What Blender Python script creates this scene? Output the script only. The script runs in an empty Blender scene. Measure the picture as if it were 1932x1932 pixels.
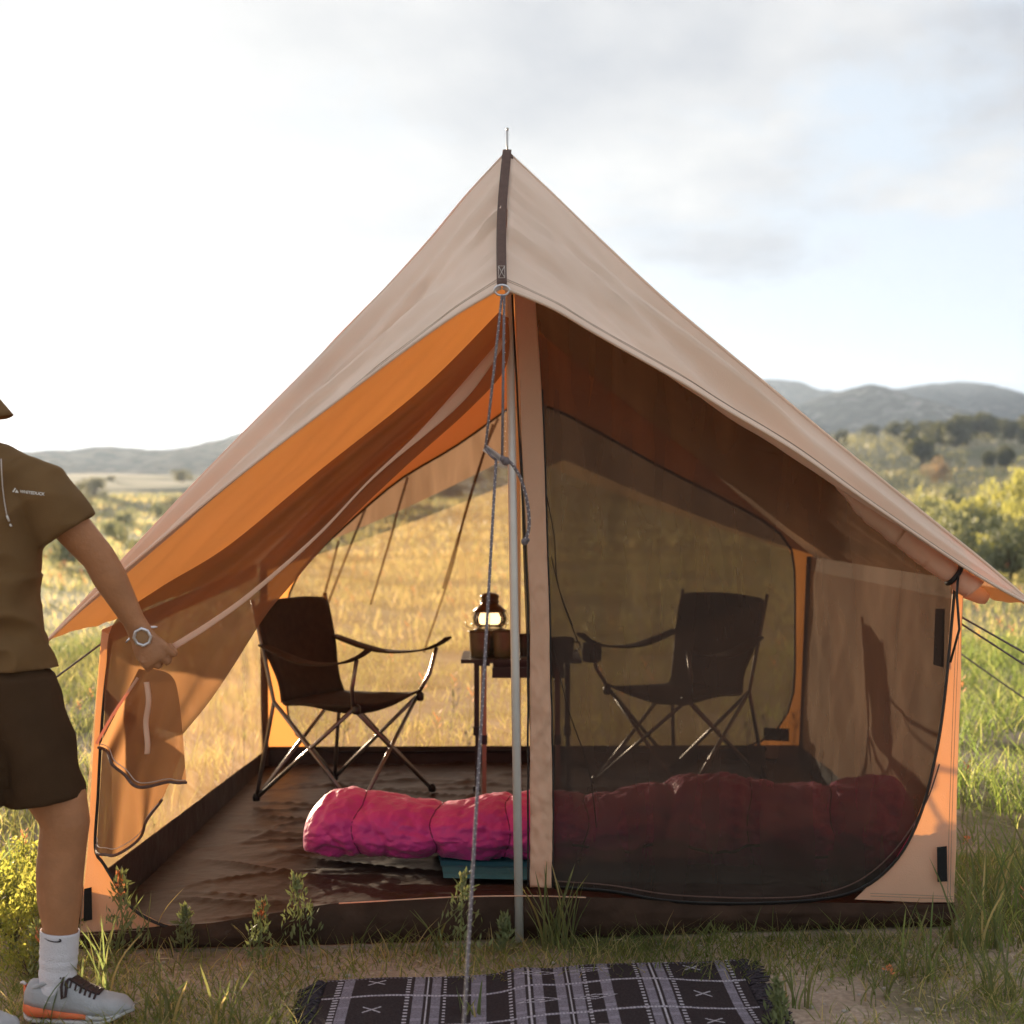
import bpy, bmesh, math, random
import numpy as np
from mathutils import Vector, Matrix, noise as mn
from mathutils.geometry import tessellate_polygon
from mathutils.bvhtree import BVHTree

random.seed(7)
rng = np.random.default_rng(11)
SC = bpy.context.scene
COL = SC.collection
R = math.radians

# ------------------------------------------------------------------ camera
F, HOR, CAMH, PW = 2800.0, 930.0, 1.32, 1932.0     # focal length and horizon row on a 1932 px wide picture
cam_d = bpy.data.cameras.new('camera')
cam = bpy.data.objects.new('camera', cam_d)
COL.objects.link(cam)
cam.location = (0, 0, CAMH)
cam.rotation_euler = (R(90), 0, 0)
cam_d.sensor_width = 36.0
cam_d.lens = 36.0 * F / PW
cam_d.shift_y = (HOR - 966.0) / PW
cam_d.clip_start = 0.1
cam_d.clip_end = 6000
cam_d.dof.use_dof = True
cam_d.dof.focus_distance = 4.3
cam_d.dof.aperture_fstop = 3.4
SC.camera = cam

# ------------------------------------------------------------------ sun and sky
SUN_AZ, SUN_EL = -24.0, 4.2            # degrees from the view direction (left negative), above the horizon
sv = Vector((math.sin(R(SUN_AZ)) * math.cos(R(SUN_EL)), math.cos(R(SUN_AZ)) * math.cos(R(SUN_EL)), math.sin(R(SUN_EL))))
sun_d = bpy.data.lights.new('sun', 'SUN')
sun_d.energy = 5.0
sun_d.angle = R(0.6)
sun_d.color = (1.0, 0.80, 0.55)
sun = bpy.data.objects.new('sun', sun_d)
COL.objects.link(sun)
sun.rotation_euler = sv.to_track_quat('Z', 'Y').to_euler()

world = bpy.data.worlds.new('World')
SC.world = world
world.use_nodes = True
wn, wl = world.node_tree.nodes, world.node_tree.links
wn.clear()
def N(nodes, t, **kw):
    n = nodes.new(t)
    for k, v in kw.items():
        setattr(n, k, v)
    return n
def wmath(op, a, b=None, c=None):
    n = N(wn, 'ShaderNodeMath', operation=op)
    for i, v in enumerate((a, b, c)):
        if v is None: continue
        if isinstance(v, (int, float)): n.inputs[i].default_value = v
        else: wl.new(v, n.inputs[i])
    return n.outputs[0]
def wvec(op, a, b=None):
    n = N(wn, 'ShaderNodeVectorMath', operation=op)
    for i, v in enumerate((a, b)):
        if v is None: continue
        if isinstance(v, (tuple, Vector)): n.inputs[i].default_value = tuple(v)
        else: wl.new(v, n.inputs[i])
    return n
sky = N(wn, 'ShaderNodeTexSky', sky_type='NISHITA')
sky.sun_disc = False
sky.sun_elevation = R(SUN_EL)
sky.sun_rotation = R(SUN_AZ)
sky.air_density, sky.dust_density, sky.ozone_density = 1.0, 2.0, 1.0
tc = N(wn, 'ShaderNodeTexCoord')
dirn = tc.outputs['Generated']
# a thin veil of cloud over the whole sky: bright near the sun, greyer where it thickens
sep = N(wn, 'ShaderNodeSeparateXYZ'); wl.new(dirn, sep.inputs[0])
den = wmath('ADD', wmath('MAXIMUM', sep.outputs[2], 0.0), 0.16)
cmb = N(wn, 'ShaderNodeCombineXYZ')
wl.new(wmath('DIVIDE', sep.outputs[0], den), cmb.inputs[0])
wl.new(wmath('DIVIDE', sep.outputs[1], den), cmb.inputs[1])
n1 = N(wn, 'ShaderNodeTexNoise'); n1.inputs['Scale'].default_value = 1.25; n1.inputs['Detail'].default_value = 11
n1.inputs['Roughness'].default_value = 0.60; n1.inputs['Distortion'].default_value = 0.35
mp = N(wn, 'ShaderNodeMapping'); mp.inputs['Location'].default_value = (-7.5, 2.2, 6.0); mp.inputs['Scale'].default_value = (1.0, 0.8, 1.0)
wl.new(cmb.outputs[0], mp.inputs[0]); wl.new(mp.outputs[0], n1.inputs['Vector'])
r1 = N(wn, 'ShaderNodeValToRGB')
r1.color_ramp.elements[0].position = 0.47; r1.color_ramp.elements[0].color = (0, 0, 0, 1)
r1.color_ramp.elements[1].position = 0.585; r1.color_ramp.elements[1].color = (1, 1, 1, 1)
bank = wmath('MULTIPLY', wmath('SUBTRACT', wmath('MINIMUM', sep.outputs[2], 0.34), 0.20), 0.75)   # the bank thickens overhead
wl.new(wmath('ADD', n1.outputs['Fac'], bank), r1.inputs[0])
n2 = N(wn, 'ShaderNodeTexNoise'); n2.inputs['Scale'].default_value = 2.6; n2.inputs['Detail'].default_value = 7
wl.new(mp.outputs[0], n2.inputs['Vector'])
r2 = N(wn, 'ShaderNodeValToRGB')
r2.color_ramp.elements[0].position = 0.35; r2.color_ramp.elements[1].position = 0.70
wl.new(n2.outputs['Fac'], r2.inputs[0])
SKY_M = (1.54, 1.75, 2.00)                                   # how bright the hazy sky gets before it stops growing
k = wvec('SCALE', sky.outputs[0]); k.inputs['Scale'].default_value = 7.0
e = wvec('MULTIPLY', k.outputs[0], tuple(-1.0 / q for q in SKY_M))
sp = N(wn, 'ShaderNodeSeparateXYZ'); wl.new(e.outputs[0], sp.inputs[0])
cb = N(wn, 'ShaderNodeCombineXYZ')
for i in range(3):
    wl.new(wmath('MULTIPLY', wmath('SUBTRACT', 1.0, wmath('EXPONENT', sp.outputs[i])), SKY_M[i]), cb.inputs[i])
cosn = wvec('DOT_PRODUCT', dirn, sv)
glow = wmath('POWER', wmath('MAXIMUM', cosn.outputs['Value'], 0.0), 13.0)
mixc = N(wn, 'ShaderNodeMix', data_type='RGBA')       # cloud: grey-blue body, white lit rims
wl.new(r2.outputs[0], mixc.inputs['Factor'])
mixc.inputs['A'].default_value = (1.14, 1.20, 1.33, 1); mixc.inputs['B'].default_value = (2.05, 2.03, 1.99, 1)
mixs = N(wn, 'ShaderNodeMix', data_type='RGBA')
wl.new(wmath('MULTIPLY', r1.outputs[0], 0.9), mixs.inputs['Factor'])
wl.new(cb.outputs[0], mixs.inputs['A']); wl.new(mixc.outputs['Result'], mixs.inputs['B'])
mixg = N(wn, 'ShaderNodeMix', data_type='RGBA')       # cloud close to the sun is bleached white
wl.new(glow, mixg.inputs['Factor']); wl.new(mixs.outputs['Result'], mixg.inputs['A'])
mixg.inputs['B'].default_value = (2.15, 2.13, 2.08, 1)
bg = N(wn, 'ShaderNodeBackground'); bg.inputs['Strength'].default_value = 0.102
wl.new(mixg.outputs['Result'], bg.inputs['Color'])
wo = N(wn, 'ShaderNodeOutputWorld'); wl.new(bg.outputs[0], wo.inputs['Surface'])

vs = SC.view_settings
vs.view_transform = 'Standard'; vs.look = 'None'; vs.gamma = 1.0; vs.use_curve_mapping = False
vs.exposure = 2.12
SC.render.engine = 'CYCLES'
cy = SC.cycles
cy.max_bounces = 10; cy.diffuse_bounces = 5; cy.glossy_bounces = 3; cy.transmission_bounces = 6
cy.transparent_max_bounces = 24; cy.volume_bounces = 0
cy.sample_clamp_indirect = 6.0
cy.caustics_reflective = False; cy.caustics_refractive = False
cy.use_denoising = True

# ------------------------------------------------------------------ helpers
def W(x, y, d):
    "world point that the 1932-px picture shows at (x, y), standing d metres away"
    return Vector(((x - 966.0) * d / F, d, CAMH - (y - HOR) * d / F))

def link(name, data, parent=None, loc=None):
    o = bpy.data.objects.new(name, data)
    COL.objects.link(o)
    if parent is not None:
        o.parent = parent
        if loc is None:
            o.matrix_parent_inverse = Matrix.Translation(-parent_loc(parent)) if parent.type == 'EMPTY' else parent_inv(parent)
    if loc is not None: o.location = loc
    return o
def parent_loc(p):
    return Vector(p.location)
def chain_matrix(p):
    m = Matrix.LocRotScale(p.location, p.rotation_euler, p.scale)
    if p.parent is not None:
        m = chain_matrix(p.parent) @ p.matrix_parent_inverse @ m
    return m
def parent_inv(p):
    return chain_matrix(p).inverted()

def thing(name, label, cat, loc=(0, 0, 0), group=None):
    o = bpy.data.objects.new(name, None)
    o.empty_display_size = 0.1
    COL.objects.link(o)
    o.location = loc
    o['label'] = label; o['category'] = cat
    if group: o['group'] = group
    return o
def tag(o, label, cat, group=None):
    o['label'] = label; o['category'] = cat
    if group: o['group'] = group
    return o

class MB:
    "collects shapes in world coordinates and links them as ONE mesh object"
    def __init__(s): s.v = []; s.f = []; s.mi = []
    def add(s, vs_, fs, mi=0):
        b = len(s.v)
        s.v += [tuple(p) for p in vs_]
        for f in fs:
            s.f.append(tuple(i + b for i in f)); s.mi.append(mi)
    def tube(s, pts, r, n=8, mi=0, caps=True, flat=1.0):
        pts = [Vector(p) for p in pts]
        rs = r if isinstance(r, (list, tuple)) else [r] * len(pts)
        vs_, fs = [], []
        up = None
        for i, p in enumerate(pts):
            t = (pts[min(i + 1, len(pts) - 1)] - pts[max(i - 1, 0)])
            t = t.normalized() if t.length > 1e-9 else Vector((0, 0, 1))
            if up is None:
                up = t.orthogonal().normalized()
            up = (up - t * up.dot(t))
            up = up.normalized() if up.length > 1e-6 else t.orthogonal().normalized()
            w = t.cross(up)
            for k_ in range(n):
                a = 2 * math.pi * k_ / n
                vs_.append(p + up * (math.cos(a) * rs[i]) + w * (math.sin(a) * rs[i] * flat))
        for i in range(len(pts) - 1):
            for k_ in range(n):
                fs.append((i * n + k_, i * n + (k_ + 1) % n, (i + 1) * n + (k_ + 1) % n, (i + 1) * n + k_))
        if caps:
            fs.append(tuple(reversed(range(n)))); fs.append(tuple(range((len(pts) - 1) * n, len(pts) * n)))
        s.add(vs_, fs, mi)
    def loft(s, rings, mi=0, caps=True, n=20, power=2.0):
        "rings: (centre, half-axis vector u, half-axis vector v)"
        vs_, fs = [], []
        for c, u, w in rings:
            c, u, w = Vector(c), Vector(u), Vector(w)
            for k_ in range(n):
                a = 2 * math.pi * k_ / n
                ca, sa = math.cos(a), math.sin(a)
                if power != 2.0:
                    ca = math.copysign(abs(ca) ** (2 / power), ca); sa = math.copysign(abs(sa) ** (2 / power), sa)
                vs_.append(c + u * ca + w * sa)
        m = len(rings)
        for i in range(m - 1):
            for k_ in range(n):
                fs.append((i * n + k_, i * n + (k_ + 1) % n, (i + 1) * n + (k_ + 1) % n, (i + 1) * n + k_))
        if caps:
            fs.append(tuple(reversed(range(n)))); fs.append(tuple(range((m - 1) * n, m * n)))
        s.add(vs_, fs, mi)
    def lathe(s, base, prof, n=20, mi=0, axis=None):
        base = Vector(base)
        ax = Vector(axis).normalized() if axis else Vector((0, 0, 1))
        a1 = ax.orthogonal().normalized(); a2 = ax.cross(a1)
        s.loft([(base + ax * z, a1 * max(r, 1e-4), a2 * max(r, 1e-4)) for r, z in prof], mi, True, n)
    def sphere(s, c, r, n=12, m=8, mi=0, axes=None):
        c = Vector(c)
        ax = axes or (Vector((r, 0, 0)), Vector((0, r, 0)), Vector((0, 0, r)))
        rings = []
        for j in range(m + 1):
            t = -math.pi / 2 + math.pi * j / m
            cc = max(math.cos(t), 0.02)
            rings.append((c + ax[2] * math.sin(t), ax[0] * cc, ax[1] * cc))
        s.loft(rings, mi, True, n)
    def box(s, c, hx, hy, hz, mi=0, X=None, Y=None, Z=None):
        c = Vector(c); X = Vector(X or (1, 0, 0)); Y = Vector(Y or (0, 1, 0)); Z = Vector(Z or (0, 0, 1))
        vs_ = [c + X * (hx * i) + Y * (hy * j) + Z * (hz * k_) for k_ in (-1, 1) for j in (-1, 1) for i in (-1, 1)]
        s.add(vs_, [(0, 2, 3, 1), (4, 5, 7, 6), (0, 1, 5, 4), (2, 6, 7, 3), (0, 4, 6, 2), (1, 3, 7, 5)], mi)
    def grid(s, fn, nu, nv, mi=0):
        vs_ = [fn(i / nu, j / nv) for j in range(nv + 1) for i in range(nu + 1)]
        fs = [(j * (nu + 1) + i, j * (nu + 1) + i + 1, (j + 1) * (nu + 1) + i + 1, (j + 1) * (nu + 1) + i) for j in range(nv) for i in range(nu)]
        s.add(vs_, fs, mi)
    def poly(s, outer, holes=(), mi=0):
        loops = [[Vector(p) for p in outer]] + [[Vector(p) for p in h] for h in holes]
        tris = tessellate_polygon(loops)
        s.add([p for l in loops for p in l], [tuple(t) for t in tris], mi)
    def mesh(s, name, mats, smooth=True):
        me = bpy.data.meshes.new(name)
        me.from_pydata(s.v, [], s.f)
        for m in (mats if isinstance(mats, (list, tuple)) else [mats]): me.materials.append(m)
        if any(s.mi): me.polygons.foreach_set('material_index', s.mi)
        if smooth: me.polygons.foreach_set('use_smooth', [True] * len(me.polygons))
        me.update()
        return me
    def build(s, name, mats, parent=None, smooth=True, solid=0.0, sub=0, kind=None):
        o = link(name, s.mesh(name, mats, smooth), parent)
        if sub:
            m = o.modifiers.new('subsurf', 'SUBSURF'); m.levels = m.render_levels = sub
        if solid:
            m = o.modifiers.new('solid', 'SOLIDIFY'); m.thickness = solid; m.offset = 0
        if kind: o['kind'] = kind
        return o

def ns(x, y, z, sc=1.0):
    return mn.noise(Vector((x * sc, y * sc, z * sc)))
def fbm(x, y, z, o=4):
    return mn.fractal(Vector((x, y, z)), 1.0, 2.0, o)
def interp(pts, t):
    "piecewise-linear through pts by index fraction, smoothed by Catmull-Rom"
    m = len(pts) - 1
    x = min(max(t, 0.0), 1.0) * m
    i = min(int(x), m - 1); f = x - i
    p0, p1, p2, p3 = pts[max(i - 1, 0)], pts[i], pts[i + 1], pts[min(i + 2, m)]
    return 0.5 * ((2 * p1) + (p2 - p0) * f + (2 * p0 - 5 * p1 + 4 * p2 - p3) * f * f + (3 * p1 - p0 - 3 * p2 + p3) * f ** 3)
def by_len(pts):
    "resample so that the parameter runs with length"
    pts = [Vector(p) for p in pts]
    dense = [interp(pts, i / 200) for i in range(201)]
    cum = [0.0]
    for a, b in zip(dense, dense[1:]): cum.append(cum[-1] + (b - a).length)
    def g(t):
        s_ = t * cum[-1]
        lo, hi = 0, 200
        while hi - lo > 1:
            mid = (lo + hi) // 2
            if cum[mid] <= s_: lo = mid
            else: hi = mid
        f = (s_ - cum[lo]) / max(cum[hi] - cum[lo], 1e-9)
        return dense[lo].lerp(dense[hi], f)
    return g
def sstep(a, b, x):
    t = min(max((x - a) / (b - a), 0.0), 1.0)
    return t * t * (3 - 2 * t)

# ------------------------------------------------------------------ materials
def newmat(name):
    m = bpy.data.materials.new(name); m.use_nodes = True
    m.node_tree.nodes.clear()
    return m
def mk(name, col, rough=0.6, var=0.12, scale=8.0, bump=0.0, bscale=40.0, metal=0.0, spec=0.5, trans=None, tfac=0.0,
       clear=0.0, attr=None, detail=5, sheen=0.0, stretch=None, vdark=None, crumple=0.0):
    """principled surface with noise in its colour and relief; trans = colour of light coming through (cloth, leaves), tfac its share;
    clear = share of open holes (netting)"""
    m = newmat(name); n, l = m.node_tree.nodes, m.node_tree.links
    out = N(n, 'ShaderNodeOutputMaterial')
    p = N(n, 'ShaderNodeBsdfPrincipled')
    p.inputs['Roughness'].default_value = rough; p.inputs['Metallic'].default_value = metal
    p.inputs['Specular IOR Level'].default_value = spec
    if sheen: p.inputs['Sheen Weight'].default_value = sheen
    t = N(n, 'ShaderNodeTexCoord')
    vec = t.outputs['Object']
    if stretch:
        mp_ = N(n, 'ShaderNodeMapping'); mp_.inputs['Scale'].default_value = stretch
        l.new(vec, mp_.inputs[0]); vec = mp_.outputs[0]
    nz = N(n, 'ShaderNodeTexNoise'); nz.inputs['Scale'].default_value = scale; nz.inputs['Detail'].default_value = detail
    l.new(vec, nz.inputs['Vector'])
    mx = N(n, 'ShaderNodeMix', data_type='RGBA')
    lo = vdark or tuple(c * (1 - var) for c in col)
    hi = tuple(min(c * (1 + var), 1.0) for c in col)
    mx.inputs['A'].default_value = (*lo, 1); mx.inputs['B'].default_value = (*hi, 1)
    rp = N(n, 'ShaderNodeValToRGB'); rp.color_ramp.elements[0].position = 0.3; rp.color_ramp.elements[1].position = 0.7
    l.new(nz.outputs['Fac'], rp.inputs[0]); l.new(rp.outputs[0], mx.inputs['Factor'])
    colour = mx.outputs['Result']
    if attr:
        a = N(n, 'ShaderNodeAttribute', attribute_name=attr)
        mu = N(n, 'ShaderNodeMix', data_type='RGBA', blend_type='MULTIPLY'); mu.inputs['Factor'].default_value = 1.0
        l.new(colour, mu.inputs['A']); l.new(a.outputs['Color'], mu.inputs['B'])
        colour = mu.outputs['Result']
    l.new(colour, p.inputs['Base Color'])
    bn = None
    if bump:
        b = N(n, 'ShaderNodeBump'); b.inputs['Strength'].default_value = bump; b.inputs['Distance'].default_value = 0.01
        nb = N(n, 'ShaderNodeTexNoise'); nb.inputs['Scale'].default_value = bscale; nb.inputs['Detail'].default_value = 6
        l.new(vec, nb.inputs['Vector']); l.new(nb.outputs['Fac'], b.inputs['Height'])
        l.new(b.outputs[0], p.inputs['Normal']); bn = b.outputs[0]
    if crumple:
        bc = N(n, 'ShaderNodeBump'); bc.inputs['Strength'].default_value = 0.5; bc.inputs['Distance'].default_value = 0.012
        vo = N(n, 'ShaderNodeTexVoronoi'); vo.inputs['Scale'].default_value = crumple
        wob = N(n, 'ShaderNodeTexNoise'); wob.inputs['Scale'].default_value = crumple * .5; wob.inputs['Detail'].default_value = 3
        l.new(vec, wob.inputs['Vector'])
        mv = N(n, 'ShaderNodeMix', data_type='VECTOR'); mv.inputs['Factor'].default_value = .18
        l.new(vec, mv.inputs['A']); l.new(wob.outputs['Color'], mv.inputs['B']); l.new(mv.outputs['Result'], vo.inputs['Vector'])
        l.new(vo.outputs['Distance'], bc.inputs['Height']); l.new(b.outputs[0], bc.inputs['Normal']); l.new(bc.outputs[0], p.inputs['Normal'])
    sh = p.outputs[0]
    if trans:
        tr = N(n, 'ShaderNodeBsdfTranslucent')
        if attr:
            mt = N(n, 'ShaderNodeMix', data_type='RGBA', blend_type='MULTIPLY'); mt.inputs['Factor'].default_value = 1.0
            mt.inputs['A'].default_value = (*trans, 1); l.new(a.outputs['Color'], mt.inputs['B'])
            l.new(mt.outputs['Result'], tr.inputs['Color'])
        else:
            tr.inputs['Color'].default_value = (*trans, 1)
        if bn: l.new(bn, tr.inputs['Normal'])
        ms = N(n, 'ShaderNodeMixShader'); ms.inputs[0].default_value = tfac
        l.new(sh, ms.inputs[1]); l.new(tr.outputs[0], ms.inputs[2]); sh = ms.outputs[0]
    if clear:
        tp = N(n, 'ShaderNodeBsdfTransparent')
        ms = N(n, 'ShaderNodeMixShader')
        mq = N(n, 'ShaderNodeMapping'); mq.inputs['Scale'].default_value = (7.0, 3.0, 1.1)      # netting hangs in slack upright waves
        nq = N(n, 'ShaderNodeTexNoise'); nq.inputs['Scale'].default_value = 1.6; nq.inputs['Detail'].default_value = 4; nq.inputs['Distortion'].default_value = .6
        l.new(t.outputs['Object'], mq.inputs[0]); l.new(mq.outputs[0], nq.inputs['Vector'])
        rq = N(n, 'ShaderNodeMapRange'); rq.inputs['From Min'].default_value = .3; rq.inputs['From Max'].default_value = .7
        rq.inputs['To Min'].default_value = clear * .72; rq.inputs['To Max'].default_value = min(clear * 1.22, .95)
        l.new(nq.outputs['Fac'], rq.inputs['Value']); l.new(rq.outputs[0], ms.inputs[0])
        l.new(sh, ms.inputs[1]); l.new(tp.outputs[0], ms.inputs[2]); sh = ms.outputs[0]
    l.new(sh, out.inputs['Surface'])
    return m

M = {}
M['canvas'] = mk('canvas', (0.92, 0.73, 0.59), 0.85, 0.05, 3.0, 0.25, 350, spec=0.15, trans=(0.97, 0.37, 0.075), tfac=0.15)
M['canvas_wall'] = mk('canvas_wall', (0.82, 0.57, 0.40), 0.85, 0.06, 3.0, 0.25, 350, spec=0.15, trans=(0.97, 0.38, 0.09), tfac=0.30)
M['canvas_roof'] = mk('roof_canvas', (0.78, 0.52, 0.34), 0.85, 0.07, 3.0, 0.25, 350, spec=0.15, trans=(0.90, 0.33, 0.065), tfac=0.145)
M['strap'] = mk('brown_webbing', (0.12, 0.065, 0.05), 0.8, 0.15, 60, 0.4, 300)
M['zip'] = mk('black_zip', (0.014, 0.012, 0.012), 0.5, 0.2, 80, 0.3, 400)
M['velcro'] = mk('black_velcro', (0.012, 0.011, 0.011), 0.95, 0.2, 90, 0.6, 500)
M['stitch'] = mk('pale_thread', (0.55, 0.47, 0.42), 0.8, 0.1, 60)
M['mesh'] = mk('black_netting', (0.052, 0.037, 0.030), 0.9, 0.08, 5, spec=0.05, trans=(0.08, 0.045, 0.03), tfac=0.04, clear=0.115)
M['mesh_side'] = mk('side_netting', (0.34, 0.22, 0.12), 0.9, 0.08, 5, spec=0.05, trans=(0.80, 0.50, 0.24), tfac=0.5, clear=0.44)
M['mesh_bunch_glare'] = mk('gathered_netting_glare', (0.10, 0.058, 0.036), 0.9, 0.08, 5, spec=0.05, trans=(0.62, 0.30, 0.125), tfac=0.42, clear=0.08)  # same netting, dense where gathered; veil of sun glare painted in as paler, glowing brown
M['mesh_fine'] = mk('light_netting', (0.18, 0.10, 0.055), 0.8, 0.08, 5, spec=0.1, trans=(0.40, 0.26, 0.12), tfac=0.34, clear=0.43)
M['pvc'] = mk('brown_groundsheet', (0.038, 0.022, 0.016), 0.46, 0.3, 5, 0.4, 22, spec=0.26, crumple=7.0)
M['tub'] = mk('dark_groundsheet_edge', (0.052, 0.029, 0.019), 0.75, 0.3, 9, 0.7, 26, spec=0.10, crumple=11.0)
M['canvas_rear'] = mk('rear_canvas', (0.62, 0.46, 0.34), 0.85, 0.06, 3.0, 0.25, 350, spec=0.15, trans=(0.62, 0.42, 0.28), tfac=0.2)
M['alu'] = mk('aluminium', (0.62, 0.60, 0.58), 0.32, 0.05, 20, 0.05, 90, metal=0.9)
M['white_metal'] = mk('galvanised_steel', (0.74, 0.73, 0.70), 0.38, 0.05, 20, metal=0.15)
M['chair_cloth'] = mk('black_polyester', (0.046, 0.032, 0.024), 0.8, 0.2, 30, 0.3, 400, spec=0.2)
M['chair_tube'] = mk('grey_steel_tube', (0.22, 0.20, 0.19), 0.3, 0.1, 20, metal=0.8)
M['black_plastic'] = mk('black_plastic', (0.015, 0.014, 0.013), 0.4, 0.2, 20)
M['bag_shell'] = mk('magenta_nylon', (0.72, 0.05, 0.30), 0.50, 0.14, 5, 0.6, 45, spec=0.4, sheen=0.2)
M['pad'] = mk('teal_foam', (0.03, 0.16, 0.20), 0.7, 0.1, 10, 0.2, 60)
M['table_metal'] = mk('dark_table_metal', (0.045, 0.035, 0.03), 0.45, 0.15, 20, metal=0.3)
M['table_leg'] = mk('tan_table_leg', (0.36, 0.22, 0.15), 0.4, 0.08, 20, metal=0.4)
M['enamel'] = mk('olive_enamel', (0.15, 0.13, 0.075), 0.35, 0.12, 20)
M['lantern'] = mk('lantern_cap', (0.07, 0.045, 0.03), 0.4, 0.2, 20, metal=0.6)
M['skin'] = mk('skin', (0.44, 0.20, 0.095), 0.55, 0.17, 11, 0.25, 130, spec=0.35)
M['shirt'] = mk('tan_shirt', (0.175, 0.10, 0.043), 0.9, 0.08, 12, 0.3, 420, spec=0.1)
M['shorts'] = mk('brown_shorts', (0.062, 0.034, 0.017), 0.85, 0.10, 12, 0.3, 380, spec=0.1)
M['hair'] = mk('brown_hair', (0.06, 0.035, 0.02), 0.6, 0.25, 60, 0.5, 120)
M['sock'] = mk('white_sock', (0.74, 0.71, 0.76), 0.95, 0.04, 30, 0.5, 300, spec=0.1)
M['shoe'] = mk('grey_knit', (0.40, 0.40, 0.42), 0.8, 0.08, 40, 0.3, 300)
M['orange_rubber'] = mk('orange_midsole', (0.78, 0.17, 0.06), 0.6, 0.1, 18, 0.1, 60)
M['white_rubber'] = mk('white_sole', (0.60, 0.60, 0.62), 0.6, 0.06, 18)
M['lace'] = mk('dark_laces', (0.045, 0.022, 0.02), 0.8, 0.2, 80)
M['silver'] = mk('silver_metal', (0.74, 0.73, 0.78), 0.28, 0.04, 20, metal=0.85)
M['watch_face'] = mk('watch_face', (0.36, 0.20, 0.10), 0.25, 0.08, 20)
M['print_white'] = mk('white_print', (0.78, 0.74, 0.70), 0.7, 0.04, 40)
M['print_black'] = mk('black_print', (0.03, 0.02, 0.025), 0.7, 0.1, 40)
M['eye'] = mk('eye', (0.6, 0.58, 0.55), 0.2, 0.1, 40)
def leafmat(name, col, tr, tf=0.5):
    return mk(name, col, 0.6, 0.18, 3.0, spec=0.25, trans=tr, tfac=tf, attr='tint')
M['grass'] = leafmat('grass_blade', (0.15, 0.17, 0.07), (0.40, 0.41, 0.14))
M['shrub'] = leafmat('shrub_leaf', (0.18, 0.21, 0.08), (0.42, 0.46, 0.13))
M['sage'] = leafmat('sage_leaf', (0.26, 0.28, 0.20), (0.34, 0.34, 0.16), 0.35)
M['juniper'] = leafmat('juniper_needles', (0.055, 0.065, 0.030), (0.13, 0.13, 0.04), 0.35)
M['bark'] = mk('bark', (0.13, 0.09, 0.06), 0.9, 0.3, 14, 0.8, 40)
M['petal'] = mk('orange_petal', (0.80, 0.30, 0.13), 0.6, 0.2, 30, trans=(0.85, 0.34, 0.14), tfac=0.4)
M['pebble'] = mk('pale_stone', (0.42, 0.37, 0.33), 0.85, 0.25, 8, 0.5, 30)
# ------------------------------------------------------------------ ground, hills, mountains
def ground_h(x, y):
    h = 0.02 * fbm(x * 0.7, y * 0.7, 0.0, 3) if y < 60 else 0.02
    r = max(y - 38.0, 0.0)
    side = sstep(-5, 35, x)                       # the bushy bench is higher on the right
    h += sstep(0, 95, r) * (2.7 + 3.3 * side) - sstep(100, 190, r) * 4.0
    if y > 30:
        h += 0.35 * fbm(x * 0.045, y * 0.045, 3.0, 4) * sstep(0, 30, r)
    # the pitch itself is level
    d = math.hypot((x - 0.05) / 2.2, (y - 4.8) / 3.2)
    return h * (0.25 + 0.75 * sstep(0.8, 1.4, d)) if y < 12 else h

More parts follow.
